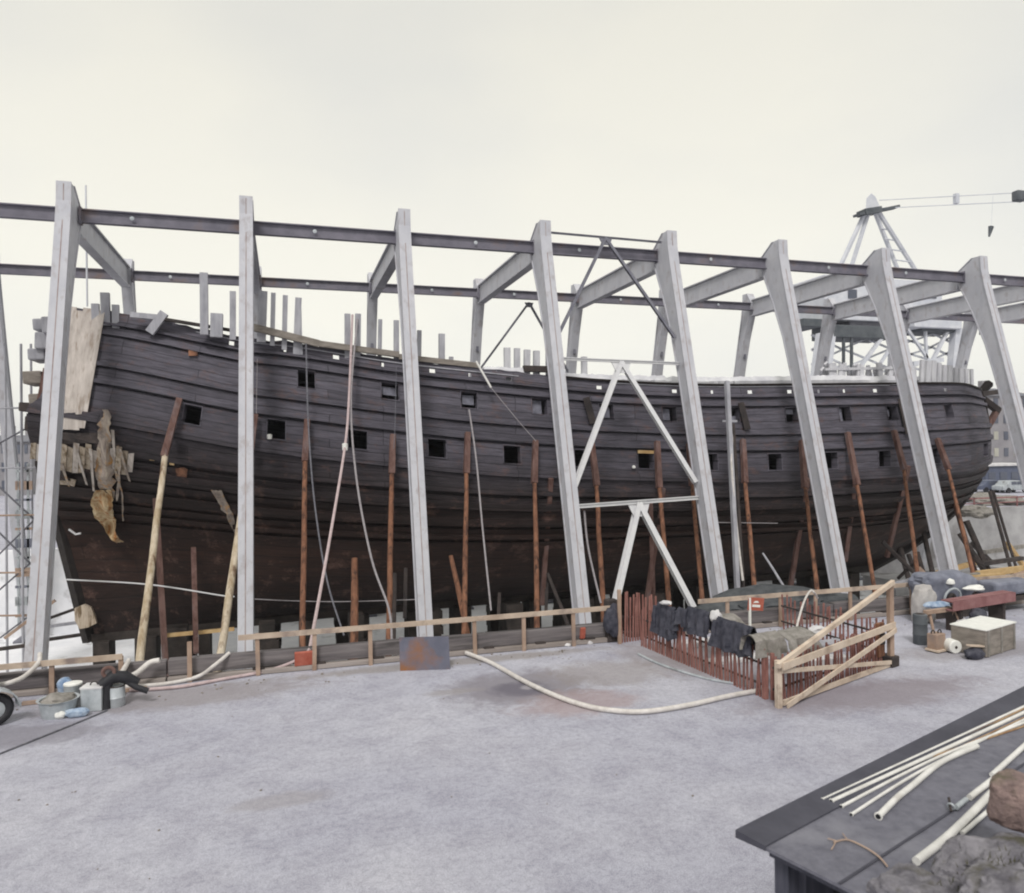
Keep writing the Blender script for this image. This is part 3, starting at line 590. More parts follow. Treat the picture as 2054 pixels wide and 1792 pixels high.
# broken top timbers and pale covers along the rail
for (x0, y0, x1, y1, wd, m) in ((262, 632, 325, 638, .22, 'timbgrey'), (325, 640, 470, 664, .12, 'dark'), (500, 655, 640, 690, .30, 'crate'), (640, 690, 800, 712, .26, 'crate'), (800, 716, 960, 734, .24, 'crate'), (1050, 740, 1130, 742, .3, 'dark'), (300, 668, 330, 628, .35, 'timbgrey')):
    MB().beam(at_y(x0, y0, 1.6 if x0 < 480 else .9), at_y(x1, y1, 1.6 if x0 < 480 else .9), .3, wd).build('broken_rail', m, ship)
def cover(x0, x1, ytop, ybot, ydep, amp, name='deck_cover', m='coverwhite'):
    n = int((x1-x0)/6)+2; vs = []
    for i in range(n):
        t = i/(n-1); px = lerp(x0, x1, t); dy = amp*mnoise.noise(Vector((px*.09, 2.2, 0)))+amp*.6*mnoise.noise(Vector((px*.31, 5, 0)))
        d = 0 if px < 1800 else (px-1800)/150*3
        a = at_y(px, lerp(*ybot, t), ydep+d); b = at_y(px, lerp(*ytop, t)+dy, ydep+.1+d)
        k = .08*mnoise.noise(Vector((px*.2, 0, 1)))
        vs += [a+Vector((0, -k, 0)), lerp(a, b, .5)+Vector((0, -.12-k*2, 0)), b+Vector((0, k, 0)), b+Vector((0, 1.2, -.15)), a+Vector((0, 1.2, 0))]
    MB().add(vs, [(i*5+j, (i+1)*5+j, (i+1)*5+(j+1) % 5, i*5+(j+1) % 5) for i in range(n-1) for j in range(5)]+[(0, 1, 2, 3, 4), tuple((n-1)*5+k for k in (4, 3, 2, 1, 0))]).build(name, m, ship, smooth=True)
cover(970, 1052, (736, 738), (752, 758), .9, 3); cover(1128, 1420, (749, 757), (768, 776), .9, 4); cover(1420, 1640, (757, 754), (774, 772), .9, 2)
cover(1640, 1840, (753, 755), (772, 772), .95, 3)
rq = random.Random(5)
for i in range(21):
    px = 1646+i*9.3+rq.uniform(-2, 2); hgt = rq.uniform(728, 744); ln = rq.uniform(-5, 5)
    MB().beam(at_y(px, 764, 1.1+rq.uniform(0, 1.2)), at_y(px+ln, hgt, 1.4), rq.uniform(.12, .34), .12, Vector((0, 1, 0))).build('stanchion', 'lightstan', ship)
MB().beam(at_y(1655, 741, 1.3), at_y(1832, 738, 1.3), .1, .14).build('stanchion_rail', 'lightstan', ship)
cover(1840, 1935, (764, 772), (776, 786), 1.0, 2, m='timbgrey')
# stern blocks and transom pieces sticking out on the left
for (x0, y0, x1, y1, m, yy) in ((84, 636, 112, 668, 'timbgrey', 3.6), (66, 640, 92, 662, 'timbgrey', 4.5), (70, 668, 108, 700, 'timbgrey', 4), (56, 700, 90, 722, 'timbgrey', 4.2), (46, 745, 84, 770, 'crate', 4), (58, 790, 98, 812, 'crate', 3.6), (38, 808, 76, 826, 'dark', 4.2), (50, 836, 110, 866, 'dark', 3.4), (60, 868, 118, 884, 'crate', 3.0)):
    a = at_y(x0, y1, yy); b = at_y(x1, y0, yy)
    MB().box(((a.x+b.x)/2, yy+.7, (a.z+b.z)/2), (abs(b.x-a.x), 1.6, abs(b.z-a.z)), 0, ('Y', R(-.08, .08))).build('stern_block', m, ship, bevel=.06)
MB().beam(at_y(118, 700, 2.9), at_y(88, 870, 2.9), .4, .5).build('stern_timber', 'yellowplank', ship)
MB().beam(at_y(96, 740, 3.1), at_y(72, 860, 3.1), .25, .3).build('stern_timber', 'shorered', ship)
# iron hook and fitting on the lower stern
MB().tube([on_hull(138, 1062, -.35), on_hull(152, 1072, -.4), on_hull(162, 1070, -.4)], .05, 6).build('iron_fitting', 'whitebrace', ship)
# chocks: small dark cleats near the bow
for (x0, y0, x1, y1) in ((1806, 800, 1822, 870), (1486, 808, 1500, 862), (1176, 798, 1190, 850), (1838, 800, 1846, 850)):
    MB().beam(on_hull(x0, y0, -.2), on_hull(x1, y1, -.2), .3, .3).build('rubbing_timber', 'dark', ship)
# beakhead timbers at the bow
MB().beam(hull_pt(52.5, 1.95), hull_pt(53.8, 2.0, 0, 0)+Vector((2.6, -.4, .1)), .3, .3).build('beak_timber', 'dark', ship)
MB().beam(hull_pt(53.6, 1.95, 0, 0)+Vector((.2, 0, 0)), hull_pt(53.8, 1.5, 0, 0)+Vector((1.5, 0, .9)), .35, .4).build('beak_timber', 'dark', ship)
MB().beam(hull_pt(53.8, 1.3, 0, 0), hull_pt(53.8, 1.7, 0, 0)+Vector((1.6, 0, .2)), .3, .35).build('beak_timber', 'shorered', ship)

# keel blocks under the hull
n = 0
xk = -0.2
while xk < 45:
    b = MB(); hh = (tab(KEEL, xk)-.25)-DZ
    b.box((xk, YC, DZ+hh*.5), (random.choice((.5, .7, .95)), 1.4, hh-.01)); o = b.build('keel_block', 'block', bevel=.02)
    n += 1; tag(o, 'black oak keel block in the row under the ship', 'block', 'keel blocks under the hull')
    xk += random.choice((1.5, 1.9, 2.6, 2.9))
for side in (-1, 1):
    for k in range(10):
        xk = 3.2+k*4.1+R(-.3, .3); yk = YC+side*R(2.2, 2.8); q = hull_pt(xk, .12)
        b = MB(); top = -2.1
        wdt = R(.5, .9)
        zz = DZ
        while zz < top-.2:
            b.box((xk+R(-.05, .05), yk, zz+.2), (wdt+R(-.1, .15), .9, .385)); zz += .39
        o = b.build('bilge_block', 'block'); tag(o, 'black bilge crib of stacked timbers beside the keel blocks', 'block', 'bilge cribs under the hull')
# poles under the hull
for i, (px, y0, y1, yy) in enumerate(((790, 1150, 1290, -1.), (812, 1140, 1240, 0), (1095, 1170, 1230, 1), (1000, 1190, 1240, 2))):
    o = MB().beam(at_y(px, y1, yy), at_y(px+2, y0, yy+.8), .16, .16).build('short_prop', 'dark')
    tag(o, ['dark short prop under the hull left of the third white column', 'taller dark short prop next to the third white column', 'dark short prop under the hull left of the fourth white column', 'dark short prop under the hull near the tangle left of the fourth white column'][i], 'prop', 'short dark props')

# ------------------------------------------------------------------ portal frames
SP, WD, ZT = 6.6863, 12.2, 15.76
LEAN = .2555
ORD = ['zeroth', 'leftmost', 'second', 'third', 'fourth', 'fifth', 'sixth', 'seventh', 'eighth']
def frame(i):
    X = (i-1)*SP+{1: -.12, 6: -.2, 7: -.25}.get(i, 0)
    lab = {0: 'pale portal frame beyond the left edge, only its far column and beam showing', 9: 'pale portal frame whose cross beam enters at the right edge, nearer of two', 10: 'pale portal frame at the far right end, smallest of all'}.get(i)
    if lab is None: lab = ORD[i].capitalize() + ' white portal frame counted from the left, straddling the ship' if i > 1 else 'leftmost full white portal frame, standing before the stern'
    t = thing('portal_frame', (X, YC, DZ), lab.lower() if i > 1 else lab, 'frame', 'white portal frames over the ship')
    bw = .54
    for sd_ in (1, -1):
        def pt(z, dy=0.):     # outer face centre
            y = -(ZT-z)*LEAN - .52 + dy; 
            if z > ZT: y = -.52+dy+ (z-ZT)*.06
            return Vector((X, y if sd_ == 1 else WD-y, z))
        zs = [DZ, 4, 9, 11.6, 13.6, 15.1, ZT+.25, ZT+1.0]
        dp = [.72, .76, .80, .92, 1.25, 1.6, 1.85, .6] if sd_ == 1 else [.60, .62, .64, .66, .74, .95, 1.1, .5]
        b = MB()
        tf, tw = .07, .46
        # outer flange, inner flange, web built as lofts
        for (a0, a1, w_) in ((0, tf, bw), (None, None, bw), ('w', 'w', tw)):
            secs = []
            for z, d in zip(zs, dp):
                if a0 == 0: y0, y1 = 0, tf
                elif a0 is None: y0, y1 = d-tf, d
                else: y0, y1 = tf, d-tf
                p0, p1 = pt(z, y0), pt(z, y1)
                secs.append([p0+Vector((-w_/2, 0, 0)), p0+Vector((w_/2, 0, 0)), p1+Vector((w_/2, 0, 0)), p1+Vector((-w_/2, 0, 0))])
            b.prism(secs)
        c = b.build('column', 'white', t)
        # weld seam down the outer flange
        secs = []
        for z in (DZ+.2, 3, 9, ZT, ZT+.9):
            p = pt(z, -.004); secs.append([p+Vector((-.02, 0, 0)), p+Vector((.02, 0, 0)), p+Vector((.02, .01*sd_, 0)), p+Vector((-.02, .01*sd_, 0))])
        MB().prism(secs).build('weld_seam', 'rust', c)
        # foot plate
        MB().box(pt(DZ+.06, .35), (1.2, 1.5, .12)).build('base_plate', 'gusset', c)
        # bolts plate at the knee
        MB().box(pt(12.4, dp[4]*.9), (.16, .2, .3)).build('cleat', 'gusset', c)
    y0 = 1.25; z0 = ZT-.1
    b = MB(); b.ibeam((X, y0, z0), (X, WD-.5, z0), .46, 1.15, .07, .2); b.build('roof_beam', 'white', t)
    for sd_ in ():   # (no knee haunches)
        ya = y0 if sd_ == 1 else WD-y0+.25; yb = ya+sd_*.7
        b = MB(); h = [Vector((X-.11, ya-sd_*.1, z0-.54)), Vector((X-.11, ya-sd_*.1, z0-1.15)), Vector((X-.11, yb, z0-.54))]
        b.prism([h, [p+Vector((.22, 0, 0)) for p in h]]); b.beam(h[1]+Vector((.11, 0, 0)), h[2]+Vector((.11, 0, 0)), .5, .06)
        b.build('haunch', 'white', t)
    return t
for i in range(0, 11): frame(i)
for k in range(-1, 10):
    for near in (1, 0):
        a = k*SP+.14; b_ = (k+1)*SP-.14; y = .75 if near else WD-.42
        bt = lambda q: 'purlin'
        pos = ('beyond the left edge' if k < -0 else 'between the %s and %s white columns' % (['first', 'second', 'third', 'fourth', 'fifth', 'sixth', 'seventh', 'eighth', 'ninth', 'tenth'][k], ['second', 'third', 'fourth', 'fifth', 'sixth', 'seventh', 'eighth', 'ninth', 'tenth', 'eleventh'][k]))
        if k < 0: pos = 'running out at the left edge'
        if k == 9 and near: continue
        t = thing('steel_purlin', (a, y, ZT), 'dark rusty steel beam on the %s side %s' % ('near' if near else 'far', pos), 'steel beam', 'longitudinal steel beams')
        m = MB(); m.ibeam((a, y, ZT), (b_, y, ZT), .3, .56 if near else .52, .05, .04); m.build('beam', 'steel', t)
        for xx in (a+.06, b_-.06): MB().box((xx, y, ZT), (.1, .34, .7)).build('end_plate', 'steel', t)
        for xx in (a+2.0+(k % 3)*.7,):
            MB().lathe((xx, y-.15 if near else y-.15, ZT), [(.001, 0), (.08, 0), (.09, -.02), (.001, -.03)], 10, Vector((0, 1, 0))).build('bolt', 'zinc', t)
# K bracing in the bay between fourth and fifth frames
def kb(level_pts, lab, m, r, gus):
    (a, b, c, d0, d1) = level_pts
    t = thing('cross_brace', c, lab, 'brace', 'braces in the fourth bay')
    if a: MB().ibeam(a, b, r*.75, r*.7, .03, .03).build('strut', m, t)
    for d in (d0, d1):
        if d is not None: MB().ibeam(c, d, r, r*1.25, .03, .03, Vector((0, 1, 0))).build('diagonal', m, t)
    g_ = gus
    dv = Vector((0, LEAN, 1)).normalized()
    P = [c+Vector((-g_, -.02, 0)), c+Vector((g_, -.02, 0)), c+Vector((g_*.55, -.02, 0))-dv*g_*1.1, c+Vector((-g_*.55, -.02, 0))-dv*g_*1.1]
    MB().prism([P, [p+Vector((0, .05, 0)) for p in P]]).build('gusset', m, t)
XA4, XA5 = 3*SP, 4*SP
def cp(X, z, side=1): y = -(ZT-z)*LEAN+.0; return Vector((X, y if side == 1 else WD-y, z))
XM = (XA4+XA5)/2
zl = 3.4
kb((cp(XA4+.28, 3.4), cp(XA5-.28, 3.6), cp(XM, 3.45), cp(XA4+.9, -2.6), cp(XA5-.6, -2.8)), 'lowest white K brace with a horizontal strut and two long legs over the lower hull', 'whitebrace', .24, .55)
kb((cp(XA4+.28, 10.1), cp(XA5-.28, 10.0), cp(XM, 10.0), cp(XA4+.3, 4.2), cp(XA5-.3, 4.3)), 'middle white inverted V brace above the ship side with a strut at rail height', 'whitebrace', .2, .5)
kb((cp(XA4+.28, ZT+.62), cp(XA5-.28, ZT+.55), cp(XM, ZT+.55), cp(XA4+.3, 11.2), cp(XA5-.3, 11.3)), 'topmost dark steel inverted V brace between the column heads', 'gusset', .13, .35)
kb((None, None, cp(XM, ZT-.35, -1), cp(XA4+.2, 11.0, -1), cp(XA5-.2, 11.0, -1)), 'thin inverted V brace hanging under the far steel beam', 'gusset', .12, .3)

# ------------------------------------------------------------------ shores
SHO = [ # top px, joint, bottom px, label, style
 ((360, 800), (332, 905), (280, 1325), 'tall pale peeled log shore with a reddish head, leaning left before the stern hull', 'light', .17),
 ((512, 832), (500, 925), (443, 1310), 'pale split log shore crossing behind the second white column', 'light', .18),
 ((616, 842), (612, 915), (607, 1290), 'brown shore a little right of the second white column', 'pole', .14),
 ((788, 872), (786, 940), (780, 1290), 'brown shore close on the left of the third white column', 'pole', .14),
 ((938, 868), (936, 940), (931, 1240), 'brown shore first to the right of the third white column', 'pole', .14),
 ((1074, 884), (1072, 960), (1077, 1235), 'brown shore close on the left of the fourth white column', 'pole', .14),
 ((1186, 884), (1196, 965), (1210, 1235), 'brown shore just right of the fourth white column behind the brace', 'pole', .14),
 ((1318, 886), (1322, 970), (1342, 1210), 'orange brown shore in the middle of the braced bay', 'pole', .14),
 ((1382, 890), (1388, 965), (1408, 1200), 'brown shore close on the left of the fifth white column', 'pole', .13),
 ((1490, 882), (1494, 960), (1513, 1175), 'brown shore right of the fifth white column next to the grey mast', 'pole', .14),
 ((1608, 884), (1614, 970), (1640, 1190), 'orange brown shore close on the left of the sixth white column', 'pole', .13),
 ((1700, 868), (1718, 965), (1751, 1165), 'brown shore right of the sixth white column', 'pole', .13),
 ((1793, 864), (1812, 935), (1842, 1160), 'brown shore left of the seventh white column', 'pole', .13),
 ((1880, 880), (1900, 935), (1952, 1150), 'brown shore right of the seventh white column near the bow', 'pole', .13)]
def on_hull_line(a, b, f): return None
for (tp, jn, bt, lab, sty, r) in SHO:
    A = on_hull(tp[0], tp[1], -.28); 
    yb = -5.2 if tp[0] < 1000 else -5.0
    B = at_y(bt[0], bt[1], -3.1)
    # joint on the straight line between, same picture height
    f = (jn[1]-tp[1])/(bt[1]-tp[1]); J = at_y(jn[0], jn[1], lerp(A.y, B.y, f))
    dirn = (B-J).normalized(); k = (B.z-DZ)/-dirn.z; Bf = B+dirn*k
    t = thing('hull_shore', Bf, lab, 'shore', 'shores propping the hull')
    MB().beam(A, J+(J-A).normalized()*.25, .25, .24, Vector((0, 1, 0)), .28, .26).build('head_timber', 'shorered', t, bevel=.02)
    n_ = 9; pts = [lerp(J, Bf, i/(n_-1))+Vector((.04*mnoise.noise(Vector((i*.9, A.x, 0))), 0, 0)) for i in range(n_)]
    MB().tube(pts, r, 10, [lerp(r*.72, r*.95, i/(n_-1))*(1+.12*mnoise.noise(Vector((i*1.7, A.x, 5)))) for i in range(n_)]).build('pole', 'shorelight' if sty == 'light' else 'shorepole', t, smooth=True)
    # rusty strap
# inner row of reddish shores seen dimly behind
INN = [((312, 1000), (330, 1300)), ((1105, 960), (1090, 1170)), ((1330, 980), (1300, 1190)), ((1620, 960), (1590, 1150)), ((1716, 960), (1700, 1090)), ((1822, 935), (1788, 1080)), ((1305, 1010), (1310, 1180)), ((388, 1100), (392, 1260))]
for i, (tp, bt) in enumerate(INN):
    A = on_hull(*tp, -.25); B = at_y(bt[0], bt[1], 1.6)
    o = MB().beam(A, B+(B-A).normalized()*1.2, .22, .2).build('inner_shore', 'shorered')
    tag(o, ['dim reddish inner shore right of the tall pale log under the stern', 'dim reddish inner shore left of the fourth white column', 'dim reddish inner shore in the braced bay leaning to the left', 'dim reddish inner shore left of the sixth white column',
            'dim reddish inner shore right of the sixth white column', 'dim reddish inner shore left of the seventh white column', 'dim upright reddish inner shore in the braced bay', 'dim reddish inner shore left of the second white column'][i], 'shore', 'inner shores under the hull')
for (tp, bt, lab, m, r, yy) in (((711, 1120), (709, 1300), 'short orange log prop standing alone between the second and third white columns', 'shorepole', .16, -2.5), ((904, 1115), (932, 1250), 'short brown log leaning left beside the shore right of the third white column', 'shorepole', .12, -2.),
        ((1098, 1150), (1152, 1290), 'thin dark log leaning left beside the fourth white column', 'dark', .09, -2.5), ((1530, 1110), (1567, 1170), 'thin grey stick leaning above the dark tarpaulin heap', 'timbgrey', .06, -2.5), ((713, 1190), (704, 1280), 'thin dark prop right behind the short orange log', 'dark', .08, -1.)):
    A = at_y(tp[0], tp[1], yy+1.2); B = at_y(bt[0], bt[1], yy); d = (B-A).normalized(); k = max(0, (B.z-DZ)/-d.z)
    tag(MB().tube([A, lerp(A, B, .5)+Vector((.03, 0, 0)), B+d*k], r, 8, [r*.8, r, r*1.1]).build('log_prop', m, smooth=True), lab, 'prop', 'short log props')
# bow: tangle of dark leaning props
BOW = [((1770, 1087), (1900, 1212), 1., .12, 'dark'), ((1806, 1100), (1835, 1200), 3.5, .16, 'dark'), ((1822, 1112), (1858, 1205), 3.5, .14, 'dark'), ((1840, 1108), (1870, 1210), 3., .14, 'dark'), ((1870, 1060), (1908, 1200), 4., .2, 'dark'), ((1802, 1160), (1835, 1130), 2., .1, 'dark'),
       ((1938, 1045), (1992, 1170), 4, .2, 'dark'), ((1925, 1070), (2000, 1185), 2, .17, 'dark'), ((1985, 985), (2032, 1160), 6, .12, 'dark'), ((1992, 985), (2045, 1160), 7, .10, 'dark'), ((1910, 990), (1960, 1160), 3, .16, 'shorered'), ((1851, 1060), (1880, 1190), 4.5, .16, 'dark')]
BL = ['long dark pole sloping down to the right under the bow', 'leftmost dark prop in the cluster under the forefoot', 'second dark prop in the cluster under the forefoot', 'third dark prop in the cluster under the forefoot', 'thick dark prop under the forefoot left of the seventh white column', 'short crossing stick at the left of the bow props',
      'thick dark prop right of the seventh white column', 'dark pole crossing the thick prop right of the seventh white column', 'left one of two thin dark poles standing clear of the bow', 'right one of two thin dark poles standing clear of the bow', 'reddish prop rising right of the seventh white column', 'dark prop under the forefoot just left of the seventh white column']
for (a, b, yy, r, m), lab in zip(BOW, BL):
    A = at_y(a[0], a[1], yy+.6); B = at_y(b[0], b[1], yy-.8); d = (B-A).normalized()
    k = (B.z-DZ)/-d.z if d.z < -.1 else 0
    tag(MB().tube([A, lerp(A, B, .5)+Vector((R(-.05, .05), 0, R(-.03, .03))), B+d*min(k, 6)], r, 8).build('bow_prop', m, smooth=True), lab, 'prop', 'props under the bow')
# mast with hose beside fifth column
t = thing('mast_post', at_y(1480, 1200, -3), 'tall grey timber mast right of the fifth white column, standing before the hull', 'mast')
MB().beam(at_y(1458, 765, -1.2), at_y(1480, 1200, -3), .2, .2, Vector((0, 1, 0))).build('post', 'timbgrey', t)
MB().beam(at_y(1470, 850, -1.3), at_y(1492, 1200, -2.9), .14, .14, Vector((0, 1, 0))).build('stay', 'dark', t)
MB().beam(at_y(1450, 845, -1.3), at_y(1478, 845, -1.3), .1, .1).build('crosspiece', 'timbgrey', t)
tag(MB().tube(spline([at_y(1462, 850, -1.5), at_y(1468, 880, -1.6), at_y(1467, 930, -2), at_y(1474, 1020, -2.3), at_y(1482, 1100, -2.6), at_y(1490, 1165, -3)]), .06, 8).build('white_hose', 'hose', smooth=True), 'white hose hanging down the grey mast right of the fifth white column', 'hose')

# ------------------------------------------------------------------ ropes, hoses and cables across the hull
ROP = [([(707, 632, 1), (700, 800, -.6), (692, 895, -2), (665, 1060, -5), (640, 1200, -8), (622, 1300, -12.2)], 'hosepink', .055, 'hose', 'thick pinkish hose hanging from the ship rail to the kerb with a white float'),
 ([(717, 640, 1), (704, 800, -.5), (715, 960, -2), (745, 1120, -3.4), (780, 1222, -4.5), (786, 1290, -5)], 'rope', .045, 'rope', 'thick grey rope curving right from the hull top toward the third white column'),
 ([(614, 690, .6), (618, 840, -.4), (630, 1000, -2), (655, 1160, -3.3), (690, 1275, -4.5)], 'ropedark', .035, 'rope', 'thin grey rope hanging right of the second white column'),
 ([(941, 822, 0), (955, 920, -1), (968, 1060, -2.4), (985, 1225, -4)], 'rope', .04, 'rope', 'grey rope hanging straight down right of the third white column'),
 ([(955, 725, .4), (985, 778, 0)], 'pipe', .05, 'rope', 'short pale pole end sloping over the rail above the middle gunports'),
 ([(985, 778, -.1), (1040, 845, -.3), (1075, 885, -.4)], 'rope', .018, 'rope', 'thin line running on from the short pale pole to a brown shore head'),
 ([(795, 735, .3), (792, 860, -.1), (790, 900, -.5)], 'ropedark', .015, 'rope', 'very thin line hanging on the hull left of the third white column'),
 ([(516, 720, .3), (514, 830, 0)], 'rope', .015, 'rope', 'very thin line hanging close on the right of the second white column'),
 ([(1172, 1025, -3), (1180, 1100, -3.4), (1205, 1210, -4.5)], 'rope', .045, 'rope', 'grey rope hanging close on the right of the fourth white column'),
 ([(133, 1163, -1.), (300, 1173, -.6), (445, 1195, -.4), (470, 1197, -.3)], 'whitebrace', .03, 'cable', 'thin white cable stretched level across the dark lower stern'),
 ([(510, 1202, -.5), (600, 1206, -.5), (700, 1207, -.5), (860, 1202, -.5)], 'rope', .02, 'cable', 'thin grey cable stretched level under the hull right of the second white column'),
 ([(1420, 1048, -2), (1480, 1049, -2), (1560, 1050, -2)], 'rope', .018, 'cable', 'thin grey cable level across the hull right of the fifth white column')]
for pts, m, r, cat, lab in ROP:
    o = MB().tube(spline([at_y(*p) for p in pts]), r, 7).build('hanging_'+cat, m, smooth=True); tag(o, lab, cat, 'ropes and hoses hanging on the hull')
p = at_y(692, 897, -2); tag(MB().lathe(p-Vector((0, 0, .16)), [(.02, 0), (.11, .03), (.12, .3), (.02, .33)], 12).build('float', 'whitep', smooth=True), 'small white float threaded on the pinkish hose', 'float')
p = on_hull(541, 877, .25); tag(MB().lathe(p-Vector((0, .3, .12)), [(.02, 0), (.10, .03), (.11, .22), (.02, .25)], 12).build('port_glint', 'whitep', smooth=True), 'white body standing in for light seen through the gunport right of the second white column', 'port_glint')  # daylight spot in the port, modelled as a small white body
p = on_hull(1266, 938, .2); tag(MB().lathe(p-Vector((0, .3, .05)), [(.02, 0), (.09, .03), (.09, .12), (.02, .16)], 12).build('tin', 'whitep', smooth=True), 'tiny white tin on the sill of the gunport with the yellow lintel', 'tin')

# ------------------------------------------------------------------ timber kerb and guard rails along the yard edge
def kerb(x0, x1, lab):
    t = thing('timber_kerb', ((x0+x1)/2, YE, 0), lab, 'kerb', 'timber kerbs along the yard edge')
    L = x1-x0; n_ = max(1, int(L/5.5)); 
    for k in range(n_):
        a = x0+k*L/n_+.02; b = x0+(k+1)*L/n_-.02; z = .36+R(-.02, .02)
        MB().box(((a+b)/2, YE-.02+R(-.02, .02), z), (b-a, .28, .40), R(-.002, .002)).build('baulk', 'baulk', t, bevel=.02)
        MB().box(((a+b)/2, YE-.2, .075), (b-a, .22, .13)).build('base_board', 'baulktop', t, bevel=.015)
    m = MB(); x = x0+.6
    while x < x1:
        m.box((x, YE-.05, .145), (.3, .5, .08)); x += 1.6
    m.build('packing', 'dark', t)
kerb(-14, 17.9, 'weathered grey timber kerb along the yard edge left of the picket enclosure')
kerb(19.5, 52, 'brown timber kerb along the yard edge behind and right of the picket enclosure')
def railing(posts, ra, rb, lab, y=YE-.36, top=1.02, m='rail', over=.3, z0=0):
    t = thing('guard_rail', (posts[0], y, 0), lab, 'railing', 'wooden guard rails on the yard edge')
    for x in posts: MB().box((x+R(-.02, .02), y, (top-.02)/2+R(-.02, .02)), (.11, .06, top+.0), 0, ('Y', R(-.02, .02))).build('post', m, t)
    MB().beam((ra, y-.045, top-.06), (rb, y-.045, top-.04), .045, .14, Vector((0, 0, 1))).build('rail', 'railtop', t)
    return t
def xg(px, py=None, y=YE-.36, z=0):
    # x where the pixel column meets the fence plane
    d = ray(px, 1300); return (CAM + d*((y-CAM.y)/d.y)).x
railing([xg(105), xg(243)], xg(-40), xg(246), 'low wooden guard rail at the left edge before the leftmost white column', top=.86)
railing([xg(518), xg(630), xg(742), xg(952), xg(1051), xg(1150)], xg(478), xg(1236), 'long pale wooden guard rail left of the picket enclosure', top=1.12)
railing([xg(1460), xg(1567), xg(1637), xg(1706), xg(1829), xg(1922), xg(2001), xg(2090)], xg(1400), xg(2100), 'long weathered guard rail behind the enclosure running to the right edge', top=1.12)
tag(MB().box((xg(380), YE-.36, .52), (.11, .07, 1.06)).build('fence_post', 'rail'), 'single wooden post without a rail left of the second white column', 'post')

# rusty steel plate and small things at the kerb
a = at_z(803, 1346, 0); b = at_z(903, 1343, 0)
P = [a, b, b+Vector((0, .16, .86)), a+Vector((0, .16, .86))]
tag(MB().prism([P, [p+Vector((0, .03, 0)) for p in P]]).build('steel_plate', 'plate'), 'square rusty grey steel plate leaning on the timber kerb below the third white column', 'plate')
a = at_z(610, 1342, 0)
tag(MB().box((a.x, YE-.3, .34), (.5, .1, .38), .05, ('X', .2)).build('red_board', 'redbox', bevel=.01), 'small red board leaning on the kerb behind the guard rail', 'board')
a = at_z(1163, 1290, 0)
tag(MB().box((a.x, YE-.3, .36), (.16, .08, .34), .05, ('X', .2)).build('red_board', 'redbox', bevel=.01), 'narrow red board on the kerb below the fourth white column', 'board')
a = at_z(1228, 1288, 0)
t = thing('dark_post', a, 'stout black post with a hanging dark bag at the left corner of the enclosure', 'post')
MB().box((a.x, YE-.2, .65), (.36, .3, 1.3)).build('post', 'dark', t, bevel=.03); MB().blob((a.x-.05, YE-.45, .7), (.26, .16, .5), 3, .3).build('bag', 'cloth', t, smooth=True)
for i, px in enumerate((640, 648, 560, 828, 1140, 1185)):
    a = at_z(px, 1347-(px-560)*.085, 0); 
    tag(MB().blob(a+Vector((0, .05, .04)), (R(.06, .12), .07, .06), i, .3, 2).build('stone', 'canvas', smooth=True), ['pale stone at the foot of the kerb left of the steel plate', 'larger pale stone beside it left of the steel plate', 'pale stone lying left of the small red board', 'pale stone lying behind the rusty steel plate', 'pale stone lying below the narrow red board', 'pale stone lying next to the black corner post'][i], 'stone', 'pale stones at the kerb')
rr = random.Random(3)
# scattered litter on the ground
gp = MB()
for k in range(260):
    px = rr.uniform(0, 2054); x = rr.uniform(0, 34); y = rr.uniform(-26, YE-.4) if k > 150 else rr.uniform(-14.2, YE-.5)
    s = rr.uniform(.006, .02)*(1.6 if y > -14 else 1)
    gp.box((x, y, s*.4), (s*2, s*1.4, s), rr.uniform(0, 3))
tag(gp.build('gravel_bits', 'crate'), 'loose stones and wood chips scattered over the gravel', 'gravel', kind='stuff')

# ------------------------------------------------------------------ hoses on the ground
def gh(pts, r, m, lab, name='ground_hose'):
    P = [at_z(px, py, z) if z is not None else None for px, py, z in pts]
    o = MB().tube(spline(P), r, 10).build(name, m, smooth=True); tag(o, lab, 'hose', 'hoses on the yard'); return o
gh([(935, 1310, .1), (985, 1330, .06), (1050, 1366, .06), (1105, 1392, .06), (1160, 1412, .06), (1215, 1424, .06), (1290, 1428, .06), (1380, 1415, .06), (1460, 1397, .06), (1540, 1382, .06)], .06, 'hose', 'long white hose sweeping in a curve over the gravel to the picket enclosure')
gh([(622, 1302, .55), (600, 1322, .3), (540, 1345, .08), (450, 1362, .05), (360, 1378, .05), (260, 1385, .05)], .045, 'hosepink', 'pinkish hose running from the kerb to the black coupling at the left')
gh([(460, 1310, .62), (430, 1335, .4), (395, 1358, .12), (330, 1372, .05), (250, 1378, .06)], .05, 'hose', 'pale hose coming over the kerb left of the second white column')
gh([(320, 1325, .66), (300, 1330, .62), (275, 1350, .45), (250, 1362, .45), (232, 1372, .5)], .07, 'hose', 'fat pale hose hooked over the kerb above the black coupling')
gh([(258, 1325, .64), (250, 1340, .62), (238, 1358, .55), (226, 1372, .5)], .06, 'hose', 'short pale hose left of the fat one, dropping to the black coupling')
gh([(80, 1312, .95), (78, 1328, .85), (60, 1348, .75), (40, 1362, .7), (10, 1372, .65), (-30, 1376, .6)], .055, 'hose', 'pale hose arching over the left rail toward the wheel')
gh([(-10, 1516, .02), (60, 1488, .02), (150, 1452, .02), (215, 1425, .02)], .02, 'ropedark', 'thin dark cord lying straight across the gravel at the lower left', 'ground_rope')
gh([(1280, 1312, .03), (1330, 1335, .03), (1420, 1362, .03), (1500, 1375, .03)], .035, 'zinc', 'grey conduit lying along the left side of the picket enclosure')

